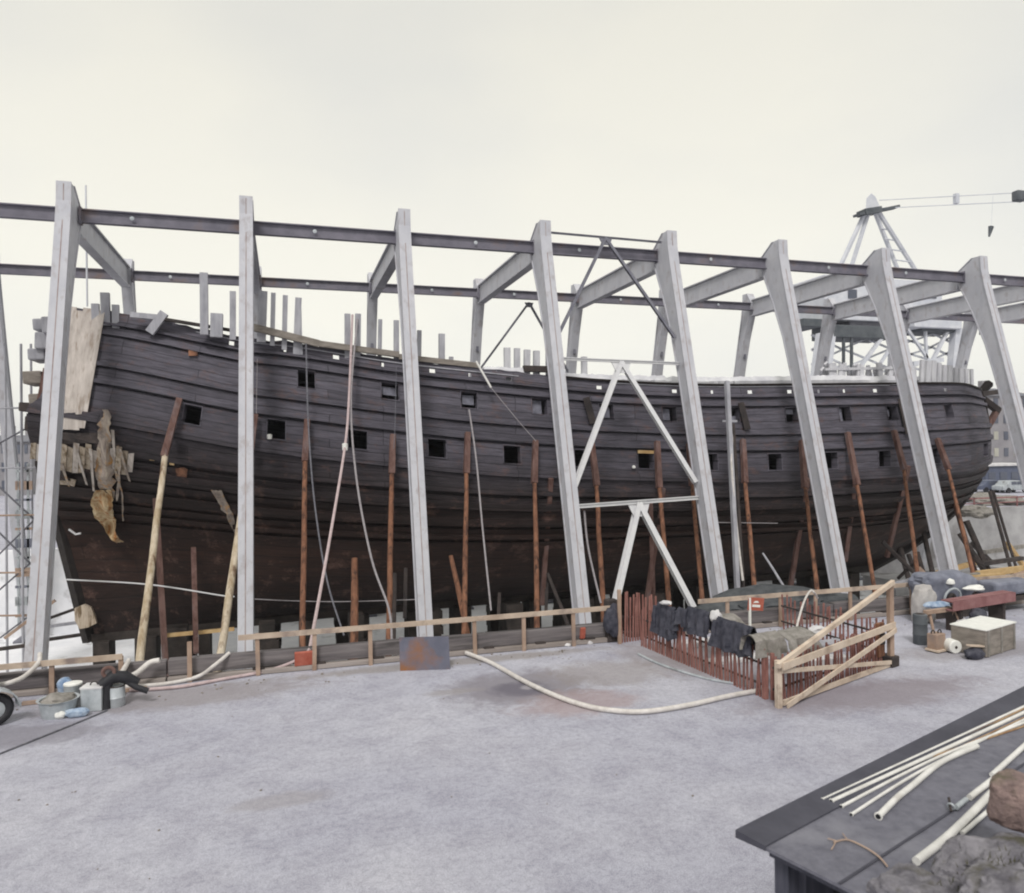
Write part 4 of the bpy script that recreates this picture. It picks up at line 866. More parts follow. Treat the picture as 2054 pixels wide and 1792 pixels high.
# ------------------------------------------------------------------ picket enclosure
def picket_fence(p0, p1, n_, h, lab, z0=0., jit=.06, rails=(.3, .8), skip=(), m='picket', h1=None):
    p0 = Vector((p0[0], p0[1], 0)); p1 = Vector((p1[0], p1[1], 0)); d = (p1-p0); L = d.length; d.normalize(); nn = Vector((d.y, -d.x, 0)); h1 = h1 or h
    t = thing('picket_fence', p0, lab, 'fence', 'red brown picket fences around the enclosure')
    for k in range(n_):
        if k in skip: continue
        f = (k+.5)/n_; hh = lerp(h, h1, f); q = p0+d*L*f+nn*R(-.01, .01); lean = d*R(-jit, jit)+nn*R(-.05, .05)
        tp = q+lean+Vector((0, 0, z0+hh+R(-.12, .08)))
        MB().beam(q+Vector((0, 0, z0)), tp, .048, .03, nn).build('picket', m, t)
    for z in rails:
        MB().beam(p0-nn*.035+Vector((0, 0, z0+z)), p1-nn*.035+Vector((0, 0, z0+z*h1/h)), .03, .05).build('wire_rail', 'dark', t)
    return t
CA = at_z(1240, 1291, 0); CB = at_z(1318, 1291, 0)
picket_fence((CA.x, CA.y), (CB.x+.35, CA.y+.25), 15, 1.55, 'red brown picket fence along the kerb at the back left of the enclosure', h1=1.25)
picket_fence((18.35, -13.4), (18.95, -18.7), 46, 1.12, 'red brown picket fence on the left enclosure side with clothes hung over it', jit=.1)
picket_fence((18.98, -19.0), (23.7, -17.35), 42, 1.08, 'red brown picket fence behind the wooden gate at the front of the enclosure', jit=.08)
picket_fence((23.8, -17.2), (23.5, -13.2), 24, 1.15, 'red brown picket fence on the right side of the enclosure', jit=.08)
# heavy corner posts
for i, (px, py, h, wd) in enumerate(((1243, 1292, 1.65, .1), (1535, 1402, 1.1, .12), (1550, 1404, 1.1, .08))):
    a = at_z(px, py, 0); tag(MB().box((a.x, a.y, h/2), (wd, wd, h)).build('corner_post', 'picket' if i else 'rail', bevel=.01), ['tall pale corner post at the back left of the enclosure', 'thick red brown corner post at the front of the enclosure', 'thinner red brown post close to the front corner'][i], 'post')
# gate / barrier of new timber
G0 = at_z(1562, 1420, 0); G1 = at_z(1787, 1336, 0)
t = thing('timber_barrier', G0, 'pale timber barrier with crossed braces and a slanting pole before the enclosure', 'barrier')
def gp_(f, z, o=0.):
    p = lerp(G0, G1, f); n_ = Vector(((G1-G0).y, -(G1-G0).x, 0)).normalized(); return p+n_*o+Vector((0, 0, z))
MB().beam(gp_(0, 0), gp_(0, 1.08), .12, .12, Vector((0, 1, 0))).build('post', 'woodpale', t)
MB().beam(gp_(1, 0), gp_(1, 2.2), .13, .13, Vector((0, 1, 0))).build('post', 'rail', t)
MB().beam(gp_(-.03, 1.0, .09), gp_(1.0, 2.28, .09), .10, .11).build('slanting_pole', 'woodpale', t)
MB().beam(gp_(-.01, .98, .16), gp_(1.01, 1.12, .1), .05, .16).build('rail', 'woodpale', t)
MB().beam(gp_(.0, .86, .10), gp_(1.01, .12, .10), .04, .1).build('brace', 'woodpale', t)
MB().beam(gp_(.02, .06, .155), gp_(1.0, 1.0, .155), .04, .12).build('brace', 'woodpale', t)
MB().beam(gp_(.02, .10, .05), gp_(1.0, .08, .05), .05, .12).build('bottom_rail', 'woodpale', t)
MB().box(gp_(1.0, .14, -.1), (.35, .5, .28), .3).build('foot_block', 'dark', t, bevel=.02)
MB().box(gp_(.95, .72, -.16), (.3, .1, .9), .3).build('panel', 'shorepole', t); MB().box(gp_(.955, .75, -.09), (.18, .03, .3), .3).build('dark_patch', 'dark', t)
# washing and workwear draped on the fence
def drape(c, wx, wy, drop, seed, m, lab, name='jacket', rz=0., lump=.07, cat='clothing', sleeves=False):
    c = Vector(c); Rz = Matrix.Rotation(rz, 3, 'Z'); n1, n2 = 14, 16; vs = []
    for i in range(n1):
        s = i/(n1-1)-.5
        for j in range(n2):
            u = j/(n2-1); a = (u-.5)*2   # -1 front .. +1 back
            dd = drop*(1+.22*mnoise.noise(Vector((s*3, seed, 0)))) if a < 0 else drop*.75
            y = math.copysign(min(1, abs(a)*3), a)*(wy+lump*abs(a)*(1+.8*mnoise.noise(Vector((s*5+seed, a*2, 1)))))
            z = -max(0, abs(a)-.12)*dd
            x = s*wx*(1+.28*abs(a)+.2*mnoise.noise(Vector((a*2, seed, 4))))
            y += .07*math.sin(s*16+seed*2+a*2)*abs(a)
            vs.append(c+Rz @ Vector((x, y, z+.03*mnoise.noise(Vector((s*6, a*5, seed))))))
    k = len(vs); vs += [v+Vector((0, 0, -.02)) for v in vs]
    fs = [(i*n2+j, (i+1)*n2+j, (i+1)*n2+j+1, i*n2+j+1) for i in range(n1-1) for j in range(n2-1)]
    fs += [tuple(k+q for q in f[::-1]) for f in fs]
    b = MB().add(vs, fs)
    o = b.build(name, m, smooth=True); tag(o, lab, cat, 'clothes and sacks on the enclosure fence')
    if sleeves:
        for sg in (-1, 1):
            q = c+Rz @ Vector((sg*wx*.5, -wy-.02, -.10)); MB().tube([q, q+Rz @ Vector((sg*.04, -.03, -drop*.3)), q+Rz @ Vector((sg*.01, -.03, -drop*.6))], .07, 10, [.07, .07, .05]).build('sleeve', m, o, smooth=True)
    return o
def hp(px, py, y, ): return at_y(px, py, y)
FA, FB = Vector((18.35, -13.4, 0)), Vector((18.95, -18.7, 0))
def hx(px, py, out_=.07):
    d = ray(px, py); fd_ = (FB-FA).normalized(); nn_ = Vector((fd_.y, -fd_.x, 0))
    return CAM+d*((FA-CAM).dot(nn_)/d.dot(nn_))
def hung(px, py, wx, drop, seed, lab, m='cloth', cat='clothing', name='jacket', sleeves=True):
    q = hx(px, py); return drape(q, wx, .07, drop, seed, m, lab, name, rz=-PI/2+.11, cat=cat, sleeves=sleeves)
hung(1338, 1214, .9, 1.0, 1, 'dark oilskin jacket hanging long at the left end of the enclosure fence')
hung(1352, 1222, .6, .6, 11, 'dark cloth hanging over the shoulder of the long oilskin jacket', sleeves=False)
hung(1402, 1222, .9, .75, 2, 'dark blue jacket bunched in the middle of the enclosure fence')
hung(1376, 1222, .6, .5, 3, 'small dark cloth between two jackets on the enclosure fence', sleeves=False)
hung(1470, 1246, 1.15, .85, 4, 'big black jacket spread over the right end of the left fence')
hung(1492, 1252, .7, .75, 14, 'black cloth hanging at the right edge of the big black jacket', sleeves=False)
drape(at_y(1530, 1270, -18.4), .85, .2, .55, 5, 'hessian', 'left grey hessian sack draped on the front corner of the enclosure', 'sack', cat='sack', rz=.2)
drape(at_y(1585, 1264, -17.6), 1.0, .3, .55, 6, 'hessian', 'right grey hessian sack draped behind the front corner of the enclosure', 'sack', cat='sack', rz=.3, lump=.2)
drape(at_y(1440, 1236, -15.2), 1.2, .25, .5, 7, 'hessian', 'grey sacking heaped inside the enclosure behind the black jacket', 'sack', cat='sack', rz=.3, lump=.2)
tag(MB().blob(hx(1433, 1238)+Vector((.05, 0, .02)), (.14, .16, .17), 31, .4, 3).build('pale_bundle', 'canvas', smooth=True), 'pale rag bundle hanging between the jackets on the enclosure fence', 'bundle')
tag(MB().blob(at_y(1638, 1264, -16.9), (.24, .15, .12), 33, .45, 3).build('pale_bundle', 'canvas', smooth=True), 'pale rag bundle on the grey sacks behind the slanting pole', 'bundle')
tag(MB().blob(hx(1336, 1212)+Vector((0, 0, .04)), (.14, .2, .06), 35, .45, 3).build('pale_bundle', 'canvas', smooth=True), 'flat pale cap lying on top of the long oilskin jacket', 'cap')
# red sign on a stick
q = hp(1516, 1212, -15.6)
t = thing('red_sign', (q.x, -15.6, 0), 'small red sign board with a white emblem on a short post inside the enclosure', 'sign')
MB().box(q, (.5, .03, .36), 0, ('Y', .12)).build('board', 'redbox', t)
P = [q+Vector((dx, -.022, dz)) for dx, dz in ((-.1, .04), (-.04, .09), (.05, .09), (.1, .03), (0, .04))]
MB().prism([P, [p+Vector((0, .004, 0)) for p in P]]).build('emblem', 'whitep', t); MB().box(q+Vector((0, -.02, -.05)), (.26, .006, .07), 0, ('Y', .12)).build('lettering', 'whitep', t)
MB().beam((q.x-.2, -15.6, 0), q+Vector((-.2, 0, .2)), .06, .05).build('post', 'whitep', t)
# benches and boards in the pit
for i, (px, py, y, sx, sy, sz, m) in enumerate(((1478, 1318, -15.4, 2.0, .4, .12, 'canvas'), (1630, 1292, -14.5, 2.4, .4, .3, 'timbgrey'), (1400, 1284, -14.0, 1.2, .4, .16, 'canvas'), (1650, 1318, -16.4, 1.5, .4, .22, 'canvas'))):
    a = at_z(px, py, sz); o = MB().box((a.x, a.y, sz/2), (sx, sy, sz), R(-.15, .15)).build('plank_stack', m, bevel=.02)
    tag(o, ['pale plank stack on the ground behind the left picket fence', 'grey plank stack at the back of the enclosure near the kerb', 'short pale plank stack at the back left of the enclosure', 'pale plank stack behind the front picket fence'][i], 'planks')
t = gh([(1590, 1290, .9), (1610, 1215, 1.5), (1625, 1186, 1.6), (1634, 1190, 1.5), (1640, 1200, 1.1)], .03, 'hose', 'thin pale hose arching up from the sacks to the back guard rail', 'arching_hose')
# tarpaulin heap beyond the kerb
q = at_y(1555, 1190, -8)
tag(MB().blob(Vector((q.x+.3, -7.5, q.z-.5)), (3.3, 1.6, .55), 5, .35, 4).build('tarpaulin_heap', mat('dark_tarp', (.045, .05, .055), (.09, .095, .10), 3, rough=.7, bump=.6, bscale=6), smooth=True), 'low dark tarpaulin heap behind the guard rail at the enclosure', 'tarpaulin')

# ------------------------------------------------------------------ right hand pile
a = at_z(1846, 1292, 0); q = (a.x, a.y)
t = thing('upright_drum', a, 'slim dark upright drum standing left of the pile at the right', 'drum')
MB().lathe(a, [(.19, 0), (.2, .02), (.2, .28), (.21, .3), (.2, .32), (.2, .6), (.21, .62), (.2, .64), (.2, .88), (.17, .9)], 20).build('body', 'cranedark', t, smooth=True); MB().lathe(a+Vector((0, 0, .895)), [(.15, 0), (.05, .03)], 12).build('lid', 'dark', t, smooth=True)
a = at_z(2006, 1316, 0)
t = thing('tool_chest', a, 'large weathered wooden chest with a white sheet on its lid at the right', 'chest')
MB().box((a.x+.15, a.y+.65, .38), (1.75, .95, .74), .28).build('body', 'crate', t, bevel=.02)
Rz = Matrix.Rotation(.28, 3, 'Z')
for k in (-1, 0, 1): MB().box(Vector((a.x+.15, a.y+.65, .38))+Rz @ Vector((k*.75, -.485, 0)), (.08, .03, .74), .28).build('batten', 'hessian', t)
MB().box((a.x+.15, a.y+.65, .765), (1.78, .98, .03), .28).build('lid', 'whitep', t)
a = at_z(1890, 1310, 0)
t = thing('wooden_box', a, 'small brown wooden box with two dark handles left of the white can', 'box')
MB().box((a.x, a.y+.2, .27), (.42, .3, .5), .2).build('body', 'rail', t, bevel=.02); MB().box((a.x, a.y+.18, .06), (.52, .4, .05), .2).build('base', 'woodpale', t)
for s in (-.12, .12): MB().ring((a.x+s, a.y+.2, .55), (0, 1, 0), .06, .02, 12, 6).build('handle', 'dark', t, smooth=True)
a = at_z(1918, 1312, 0)
t = thing('white_can', a, 'round white can lying before the large chest', 'can')
MB().lathe((a.x, a.y, .19), [(.17, 0), (.19, .02), (.19, .3), (.17, .32)], 20, Vector((.2, 1, 0))).build('body', 'whitep', t, smooth=True); MB().lathe((a.x, a.y-.005, .19), [(.04, 0), (.035, .02)], 12, Vector((-.2, -1, 0))).build('cap', 'dark', t)
a = at_z(1948, 1320, 0)
tag(MB().blob((a.x, a.y-.1, .15), (.3, .18, .17), 9, .3, 3).build('dark_bundle', 'cloth', smooth=True), 'dark blue cloth bundle lying before the large chest', 'bundle')
tag(MB().box((a.x+.05, a.y-.1, .36), (.6, .14, .04), .15, ('Y', .15)).build('loose_plank', 'woodpale'), 'short pale board lying across the dark blue bundle', 'board')
a = at_z(1960, 1262, 0)
t = thing('steel_channel', a, 'long red painted steel channel lying behind the large chest', 'steel channel')
Rz = Matrix.Rotation(.16, 3, 'Z'); c0 = Vector((a.x+.2, a.y+.1, .95))
for (o_, s_, nm) in ((Vector((0, -.2, -.06)), (3.2, .04, .30), 'web'), (Vector((0, 0, .07)), (3.2, .4, .04), 'flange'), (Vector((0, 0, -.2)), (3.2, .4, .04), 'flange')):
    MB().box(c0+Rz @ o_, s_, .16).build(nm, 'redsteel', t)
for s in (-1.1, 1.1): MB().box(c0+Rz @ Vector((s, .1, -.6)), (.12, .5, .8), .16).build('trestle', 'dark', t)
a = at_z(1870, 1272, 0)
t = thing('sawhorse', a, 'small wooden sawhorse with splayed legs at the left of the right pile', 'sawhorse')
MB().box((a.x+.4, a.y, .72), (1.5, .14, .12), .1).build('top', 'rail', t)
for s in (-.5, .5):
    for u in (-1, 1): MB().beam((a.x+.4+s*1., a.y, .7), (a.x+.4+s*1.2, a.y+u*.28, 0), .07, .05).build('leg', 'rail', t)
a = at_z(1875, 1275, 0)
tag(MB().blob((a.x+1.1, a.y+1.5, .62), (.36, .26, .6), 12, .16, 4, .5).build('canvas_sack', mat('tan_canvas', (.36, .34, .33), (.50, .48, .46), 3, rough=.95, bump=.5, bscale=6), smooth=True), 'upright tan canvas sack behind the sawhorse', 'sack')
a = at_z(1950, 1255, 0)
t = thing('covered_machine', a, 'machine under a blue grey tarpaulin behind the red steel channel', 'machine')
MB().blob((a.x+.3, a.y+1.4, .98), (1.25, .5, .55), 21, .2, 4, .5, .1).build('tarpaulin', 'tarp', t, smooth=True); MB().box((a.x+.3, a.y+1.4, .45), (2., .7, .9)).build('base', 'dark', t)
MB().ring((a.x-.0, a.y+.75, .75), (0, 1, .15), .34, .04, 24, 8).build('wheel_rim', 'zinc', t, smooth=True); MB().ring((a.x-.0, a.y+.78, .75), (0, 1, .15), .12, .06, 16, 8).build('hub', 'dark', t, smooth=True)
tag(MB().lathe((a.x+.05, a.y+.9, 1.22), [(.15, 0), (.16, .05), (.13, .13), (.01, .18)], 14).build('enamel_bowl', 'whitep', smooth=True), 'white enamel bowl upturned on the covered machine', 'bowl')
tag(MB().blob((a.x+.9, a.y+.7, 1.05), (.4, .2, .1), 3, .3, 3).build('white_rag', 'whitep', smooth=True), 'crumpled white rag right of the enamel bowl', 'rag')
tag(MB().blob((a.x-1.2, a.y+.2, .72), (.45, .25, .12), 8, .3, 3).build('blue_cloth', 'blue', smooth=True), 'crumpled blue and white cloth by the sawhorse', 'cloth')
tag(MB().blob((a.x-1.35, a.y-.9, .25), (.2, .2, .26), 8, .3, 3).build('white_bag', 'canvas', smooth=True), 'small pale bag on the ground between drum and wooden box', 'bag')
tag(MB().blob((a.x-.75, a.y-.9, .5), (.3, .25, .3), 18, .3, 3).build('black_bag', 'cloth', smooth=True), 'black bag squeezed between the wooden box and the red channel', 'bag')
t = thing('dark_trolley', (a.x+3.2, a.y+1.5, 0), 'dark trolley with blue grey load at the right edge by the rail', 'trolley')
MB().box((a.x+3.3, a.y+1.6, .8), (2, .8, .5), .1).build('load', 'tarp', t, bevel=.1); MB().box((a.x+3.2, a.y+1.5, .45), (2.2, .9, .12), .1).build('bed', 'dark', t)
for s in (-.8, .8): MB().ring((a.x+3.2+s, a.y+1.05, .25), (0, 1, 0), .18, .06, 18, 8).build('wheel', 'black', t, smooth=True)
for i in range(3):
    tag(MB().beam((a.x-.4+i*1.2, a.y+1.9+i*.1, 1.15), (a.x+1.6+i*1.2, a.y+2.2, 1.3-i*.1), .12, .08).build('loose_timber', ['rail', 'hessian', 'woodyellow'][i]), ['brown timber lying over the covered machine', 'grey timber lying behind the covered machine', 'yellow timber lying at the right edge behind the pile'][i], 'timber', 'loose timbers by the right rail')
# yellow timbers / walers beyond the kerb at the far right
for i, (x0, y0, x1, y1, yy) in enumerate(((1880, 1186, 2060, 1166, -9), (1900, 1205, 2050, 1190, -9.5), (1960, 1152, 2060, 1140, -4), (1700, 1290, 1700, 1289, -12))[:3]):
    tag(MB().beam(at_y(x0, y0, yy), at_y(x1, y1, yy), .25, .3).build('dock_timber', 'woodyellow' if i != 1 else 'baulk'), ['yellow timber lying beyond the rail at the right', 'dark timber lying under the yellow one beyond the right rail', 'yellow timber farther out in the dock at the right edge'][i], 'timber', 'timbers in the dock at the right')

CLT = [(1880, 1150, 1960, 1128, 2, 'woodyellow', 'yellow baulk in the dock under the bow'), (1965, 1132, 2050, 1120, 3, 'dark', 'dark baulk in the dock at the right edge below the far wall'), (2000, 1170, 2060, 1150, -6, 'rail', 'brown board in the dock just beyond the right rail end'),
       (1905, 1172, 1950, 1196, -7, 'dark', 'dark board dipping behind the covered machine'), (1840, 1140, 1880, 1180, 1, 'rail', 'brown board leaning under the forefoot'), (1975, 1108, 2055, 1096, 8, 'hessian', 'grey baulk lying before the far dock wall at the right'),
       (1950, 1090, 1990, 1130, 9, 'dark', 'dark strut leaning before the far dock wall'), (2020, 1090, 2056, 1140, 7, 'woodyellow', 'yellow strut leaning at the right edge of the dock'), (1790, 1175, 1850, 1160, -2, 'timbgrey', 'grey board behind the gate post'), (1860, 1165, 1925, 1150, 4, 'dark', 'dark baulk behind the seventh white column foot')]
for (x0, y0, x1, y1, yy, m_n, lab) in CLT:
    tag(MB().beam(at_y(x0, y0, yy), at_y(x1, y1, yy+.6), .28, .25).build('dock_timber', m_n), lab, 'timber', 'timbers in the dock at the right')

# ------------------------------------------------------------------ left hand pile and wheel
a = at_z(15, 1458, 0)
t = thing('trailer', (a.x-.8, a.y+.3, 0), 'end of a trailer with one black wheel cut by the left edge', 'trailer')
wc = Vector((a.x-.28, a.y+.12, .36))
MB().ring(wc, (.55, -1, 0), .27, .1, 28, 10).build('tyre', 'black', t, smooth=True); MB().lathe(wc, [(.2, -.05), (.2, .05), (.08, .08), (.01, .08)], 18, Vector((.55, -1, 0))).build('rim', 'zinc', t, smooth=True)
fd = MB(); ax = Vector((.55, -1, 0)).normalized(); px_ = Vector((1, .55, 0)).normalized(); secs = []
for k in range(13):
    an = PI*k/12; d = px_*math.cos(an)+Vector((0, 0, 1))*math.sin(an)
    c_ = wc+d*.43; secs.append([c_-ax*.18, c_+ax*.2, c_+ax*.2+d*.03, c_-ax*.18+d*.03])
fd.prism(secs).build('mudguard', 'zinc', t); MB().box((wc.x-1.1, wc.y+.5, .75), (1.6, 1.2, .55), -.3).build('body', 'zinc', t, bevel=.05)
a = at_z(112, 1440, 0)
t = thing('wash_tub', a, 'grey zinc tub filled with odds and ends on the left', 'tub')
MB().lathe(a+Vector((0, .2, 0)), [(.34, 0), (.4, .36), (.44, .38), (.38, .37), (.3, .06)], 24).build('tub', 'zinc', t, smooth=True); MB().blob(a+Vector((0, .2, .36)), (.34, .34, .12), 4, .4).build('contents', 'hessian', t, smooth=True)
a = at_z(135, 1420, 0)
tag(MB().blob(a+Vector((-.1, .3, .42)), (.2, .15, .2), 6, .4).build('blue_cloth', 'blue', smooth=True), 'light blue rag on the goods behind the zinc tub', 'cloth')
t = thing('paint_bucket', a+Vector((.1, .1, 0)), 'white topped bucket between the zinc tub and the tin crate', 'bucket')
MB().lathe(a+Vector((.1, .1, 0)), [(.16, 0), (.2, .5), (.21, .52), (.15, .5)], 20).build('bucket', 'zinc', t, smooth=True); MB().lathe(a+Vector((.1, .1, .5)), [(.2, 0), (.2, .05), (.1, .07)], 20).build('lid', 'whitep', t, smooth=True)
a = at_z(148, 1440, 0)
tag(MB().blob(a+Vector((.05, .05, .1)), (.26, .15, .11), 2, .3).build('blue_bag', 'blue', smooth=True), 'crumpled blue and white bag on the gravel before the tin crate', 'bag')
tag(MB().blob(a+Vector((-.3, .05, .1)), (.13, .1, .1), 5, .3).build('white_cloth', 'whitep', smooth=True), 'small white cloth left of the blue bag', 'cloth')
a = at_z(185, 1428, 0)
t = thing('tin_crate', a, 'pale tin crate with a carrying handle on the left', 'crate')
MB().box(a+Vector((0, .2, .26)), (.46, .4, .52), -.15).build('body', 'zinc', t, bevel=.02); MB().box(a+Vector((0, .2, .54)), (.48, .42, .05), -.15).build('lid', 'canvas', t, bevel=.01); MB().ring(a+Vector((0, .2, .56)), (0, 1, 0), .08, .015, 14, 6).build('handle', 'dark', t)
a = at_z(230, 1420, 0)
t = thing('oil_drum', a, 'small dented grey drum under the black coupling', 'drum')
MB().lathe(a+Vector((0, .15, 0)), [(.19, 0), (.2, .02), (.2, .2), (.215, .22), (.2, .24), (.2, .46), (.19, .48)], 20).build('body', 'zinc', t, smooth=True); MB().ring(a+Vector((0, .15, .48)), (0, 0, 1), .19, .015, 20, 6).build('rim', 'dark', t)
a = at_z(215, 1424, 0)
t = thing('hose_coupling', a, 'black branched hose coupling propped upright at the left pile', 'coupling')
MB().tube([a+Vector((-.05, .1, 0)), a+Vector((-.05, .12, .4)), a+Vector((0, .15, .65))], .12, 12, [.12, .11, .13]).build('stand', 'black', t, smooth=True)
MB().tube([a+Vector((-.15, .1, .55)), a+Vector((.1, .15, .72)), a+Vector((.35, .2, .68)), a+Vector((.62, .25, .5))], .12, 12, [.12, .16, .14, .09]).build('barrel', 'black', t, smooth=True)
MB().ring(a+Vector((.02, .08, .85)), (0, 1, .2), .12, .045, 18, 8).build('hand_wheel', 'shorered', t, smooth=True)
MB().tube([a+Vector((.35, .2, .6)), a+Vector((.6, .15, .42)), a+Vector((.85, .15, .3))], .07, 10).build('branch', 'black', t, smooth=True)
for i, (px, py, w_) in enumerate(((250, 1385, .5), (150, 1400, 1.1))):
    a = at_z(px, py, .05); tag(MB().box((a.x, a.y, .05), (w_*2, .1, .08), .05).build('loose_batten', 'rail'), ['short batten lying behind the black coupling', 'long batten lying behind the left pile'][i], 'batten')

# scaffolding at the stern, far left
t = thing('scaffold', at_y(40, 1250, 8), 'pipe scaffold with crossed braces behind the leftmost white column', 'scaffold')
SX = [(-20, 8.5), (14, 10.), (46, 8), (66, 11)]
for px, yy in SX:
    a = at_y(px, 1260, yy); b = at_y(px-4, 690, yy); MB().tube([Vector((a.x, a.y, DZ)), b], .06, 6).build('standard', 'timbgrey', t)
for py in (820, 940, 1035, 1150, 1236):
    a = at_y(-30, py, 8.2); b = at_y(74, py-2, 8.2); MB().tube([a, b], .05, 6).build('ledger', 'rail' if py > 1000 else 'timbgrey', t)
for (x0, y0, x1, y1) in ((-20, 900, 70, 850), (-20, 960, 72, 1045), (-20, 1130, 72, 1040), (-20, 1200, 72, 1120), (-10, 1060, 70, 1140), (0, 1280, 82, 1218)):
    MB().tube([at_y(x0, y0, 8.4), at_y(x1, y1, 8.4)], .045, 6).build('brace', 'ropedark', t)
t = thing('scaffold_ladder', at_y(48, 1250, 9.5), 'narrow ladder tower with blue grey panels inside the stern scaffold', 'ladder')
for px in (38, 58): MB().beam(at_y(px, 1260, 9.5), at_y(px-2, 930, 9.5), .1, .1).build('rail', 'zinc', t)
for k in range(11):
    py = 945+k*29; MB().box(at_y(48, py, 9.5), (.75, .1, .45 if k % 2 else .12)).build('rung', ['zinc', 'rail', 'tarp'][k % 3], t)
for i, (x0, y0, x1, y1, yy) in enumerate(((60, 1262, 220, 1240, 9), (50, 1290, 240, 1262, 7), (10, 1280, 110, 1205, 6), (-20, 1305, 90, 1290, 5), (100, 1240, 240, 1190, 12))):
    tag(MB().beam(at_y(x0, y0, yy), at_y(x1, y1, yy), .22, .14).build('dock_plank', ['timbgrey', 'dark', 'rail', 'dark', 'dark'][i]), ['grey plank low behind the leftmost white column', 'dark plank under the grey one behind the leftmost column', 'brown plank sloping up at the scaffold foot', 'dark plank lowest at the scaffold foot', 'dark plank farthest back beside the sternpost'][i], 'plank', 'planks in the dock at the stern')
q = at_y(560, 1300, 8)
# yellow boards beneath stern
tag(MB().beam(at_y(332, 1275, 2.), at_y(470, 1262, 2.), .2, .14).build('dock_plank', 'woodyellow'), 'yellow plank lying under the stern hull behind the tall pale log', 'plank', 'planks in the dock at the stern')

# flag pole / mast line above the stern
tag(MB().tube([at_y(175, 615, 6), at_y(172, 372, 6)], .045, 6).build('thin_mast', 'crane'), 'very thin pale mast rising above the stern', 'mast')

# ------------------------------------------------------------------ crane behind the bow
CY = 42
def cq(px, py, dy=0.): return at_y(px, py, CY+dy)
base = cq(1760, 900)
t = thing('harbour_crane', (base.x, base.y, 0), 'grey harbour portal crane with A frame top behind the bow', 'crane')
# A frame
for (a, b) in (((1738, 420), (1683, 540)), ((1744, 420), (1700, 560)), ((1752, 418), (1800, 540)), ((1762, 425), (1838, 545))):
    MB().tube([cq(*a), cq(*b, 1.5)], .30, 6).build('leg', 'crane', t)
for k in range(5):
    f = (k+.6)/5.5; MB().tube([cq(lerp(1754, 1800, f), lerp(425, 540, f)), cq(lerp(1764, 1838, f), lerp(428, 545, f), 1)], .1, 5).build('lattice', 'crane', t)
b = MB(); b.prism([[cq(1736, 425), cq(1768, 420), cq(1756, 395), cq(1748, 388), cq(1738, 398)], [cq(x, y, 2) for x, y in ((1736, 425), (1768, 420), (1756, 395), (1748, 388), (1738, 398))]]); b.build('sheave_head', 'crane', t)
MB().beam(cq(1718, 432), cq(1798, 416), 1.2, .3).build('platform', 'cranedark', t); MB().beam(cq(1728, 428), cq(1760, 423), 1.6, .7).build('winch', 'cranedark', t)
MB().tube([cq(1764, 402), cq(2062, 386, -6)], .06, 5).build('boom_rope', 'crane', t); MB().tube([cq(1768, 418), cq(2062, 404, -6)], .06, 5).build('boom_rope', 'crane', t)
MB().box(cq(2044, 394, -5.8), (1.4, 1, 1.3)).build('pulley_block', 'cranedark', t, bevel=.2); MB().box(cq(1918, 399, -3), (.5, .5, 1.2)).build('spreader', 'crane', t)
# machinery house
def box_px(x0, y0, x1, y1, dep, name, m, dy=0.):
    a = cq(x0, y1, dy); b = cq(x1, y0, dy); rz = -.35
    o = MB().box(((a.x+b.x)/2, CY+dy+dep/2, (a.z+b.z)/2), (abs(b.x-a.x), dep, abs(b.z-a.z))).build(name, m, t, bevel=.1); return o
h = box_px(1655, 566, 1890, 640, 7, 'machinery_house', 'crane')
for x in (1710, 1870):
    a = cq(x, 590, -.05); o = MB().box((a.x, a.y, a.z), (1.3, .06, 1.1)).build('window', 'windowd', h)
box_px(1705, 640, 1862, 654, 5, 'slewing_ring', 'gusset', .5)
box_px(1672, 656, 1790, 676, 4, 'walkway', 'cranedark', -.3); box_px(1848, 652, 1925, 664, 4, 'walkway', 'cranedark', -.3)
box_px(1612, 640, 1650, 655, 4, 'outrigger', 'cranedark', .3)
box_px(1835, 640, 1930, 656, 6, 'girder', 'crane', -1)
for (x0, y0, x1, y1, wd) in ((1645, 670, 1628, 800, .9), (1670, 670, 1655, 800, .7), (1692, 676, 1692, 780, .35), (1708, 676, 1708, 780, .35), (1770, 676, 1700, 770, .5), (1790, 676, 1786, 790, .8), (1800, 676, 1740, 770, .4), (1856, 660, 1858, 720, .4), (1820, 660, 1878, 745, .4), (1900, 665, 1868, 728, .5), (1918, 660, 1905, 800, 1.2), (1934, 660, 1925, 800, .9), (1830, 730, 1890, 722, .7)):
    MB().beam(cq(x0, y0), cq(x1, y1), wd*.8, wd*.8, Vector((0, 1, 0))).build('portal_leg', 'crane' if wd != .35 else 'cranedark', t)
for (x0, x1, ya, yb, nb) in ((1628, 1690, 672, 790, 4), (1786, 1868, 672, 775, 4), (1868, 1925, 668, 780, 4), (1690, 1786, 660, 780, 3)):
    for k in range(nb):
        a0 = lerp(ya, yb, k/nb); a1 = lerp(ya, yb, (k+1)/nb)
        for (p_, q_) in (((x0, a0), (x1, a1)), ((x1, a0), (x0, a1))):
            MB().beam(cq(*p_, 1.5), cq(*q_, 1.5), .22, .22, Vector((0, 1, 0))).build('lattice', 'crane', t)
for (x, dy) in ((1625, 0), (1655, 8), (1905, 0), (1925, 8)):
    a = cq(x, 800, dy); MB().beam((a.x, CY+dy, a.z), (a.x, CY+dy, 0), 1.0, 1.0, Vector((0, 1, 0))).build('portal_leg', 'crane', t)
q = cq(1985, 470); tag(MB().tube([cq(1988, 455), cq(1984, 475)], .16, 6, [.35, .12]).build('crane_hook', 'cranedark'), 'small dark hook block hanging in the sky at the right', 'hook')
MB().tube([cq(1988, 455), cq(1992, 392)], .03, 4).build('fall_rope', 'crane', bpy.data.objects['crane_hook'])

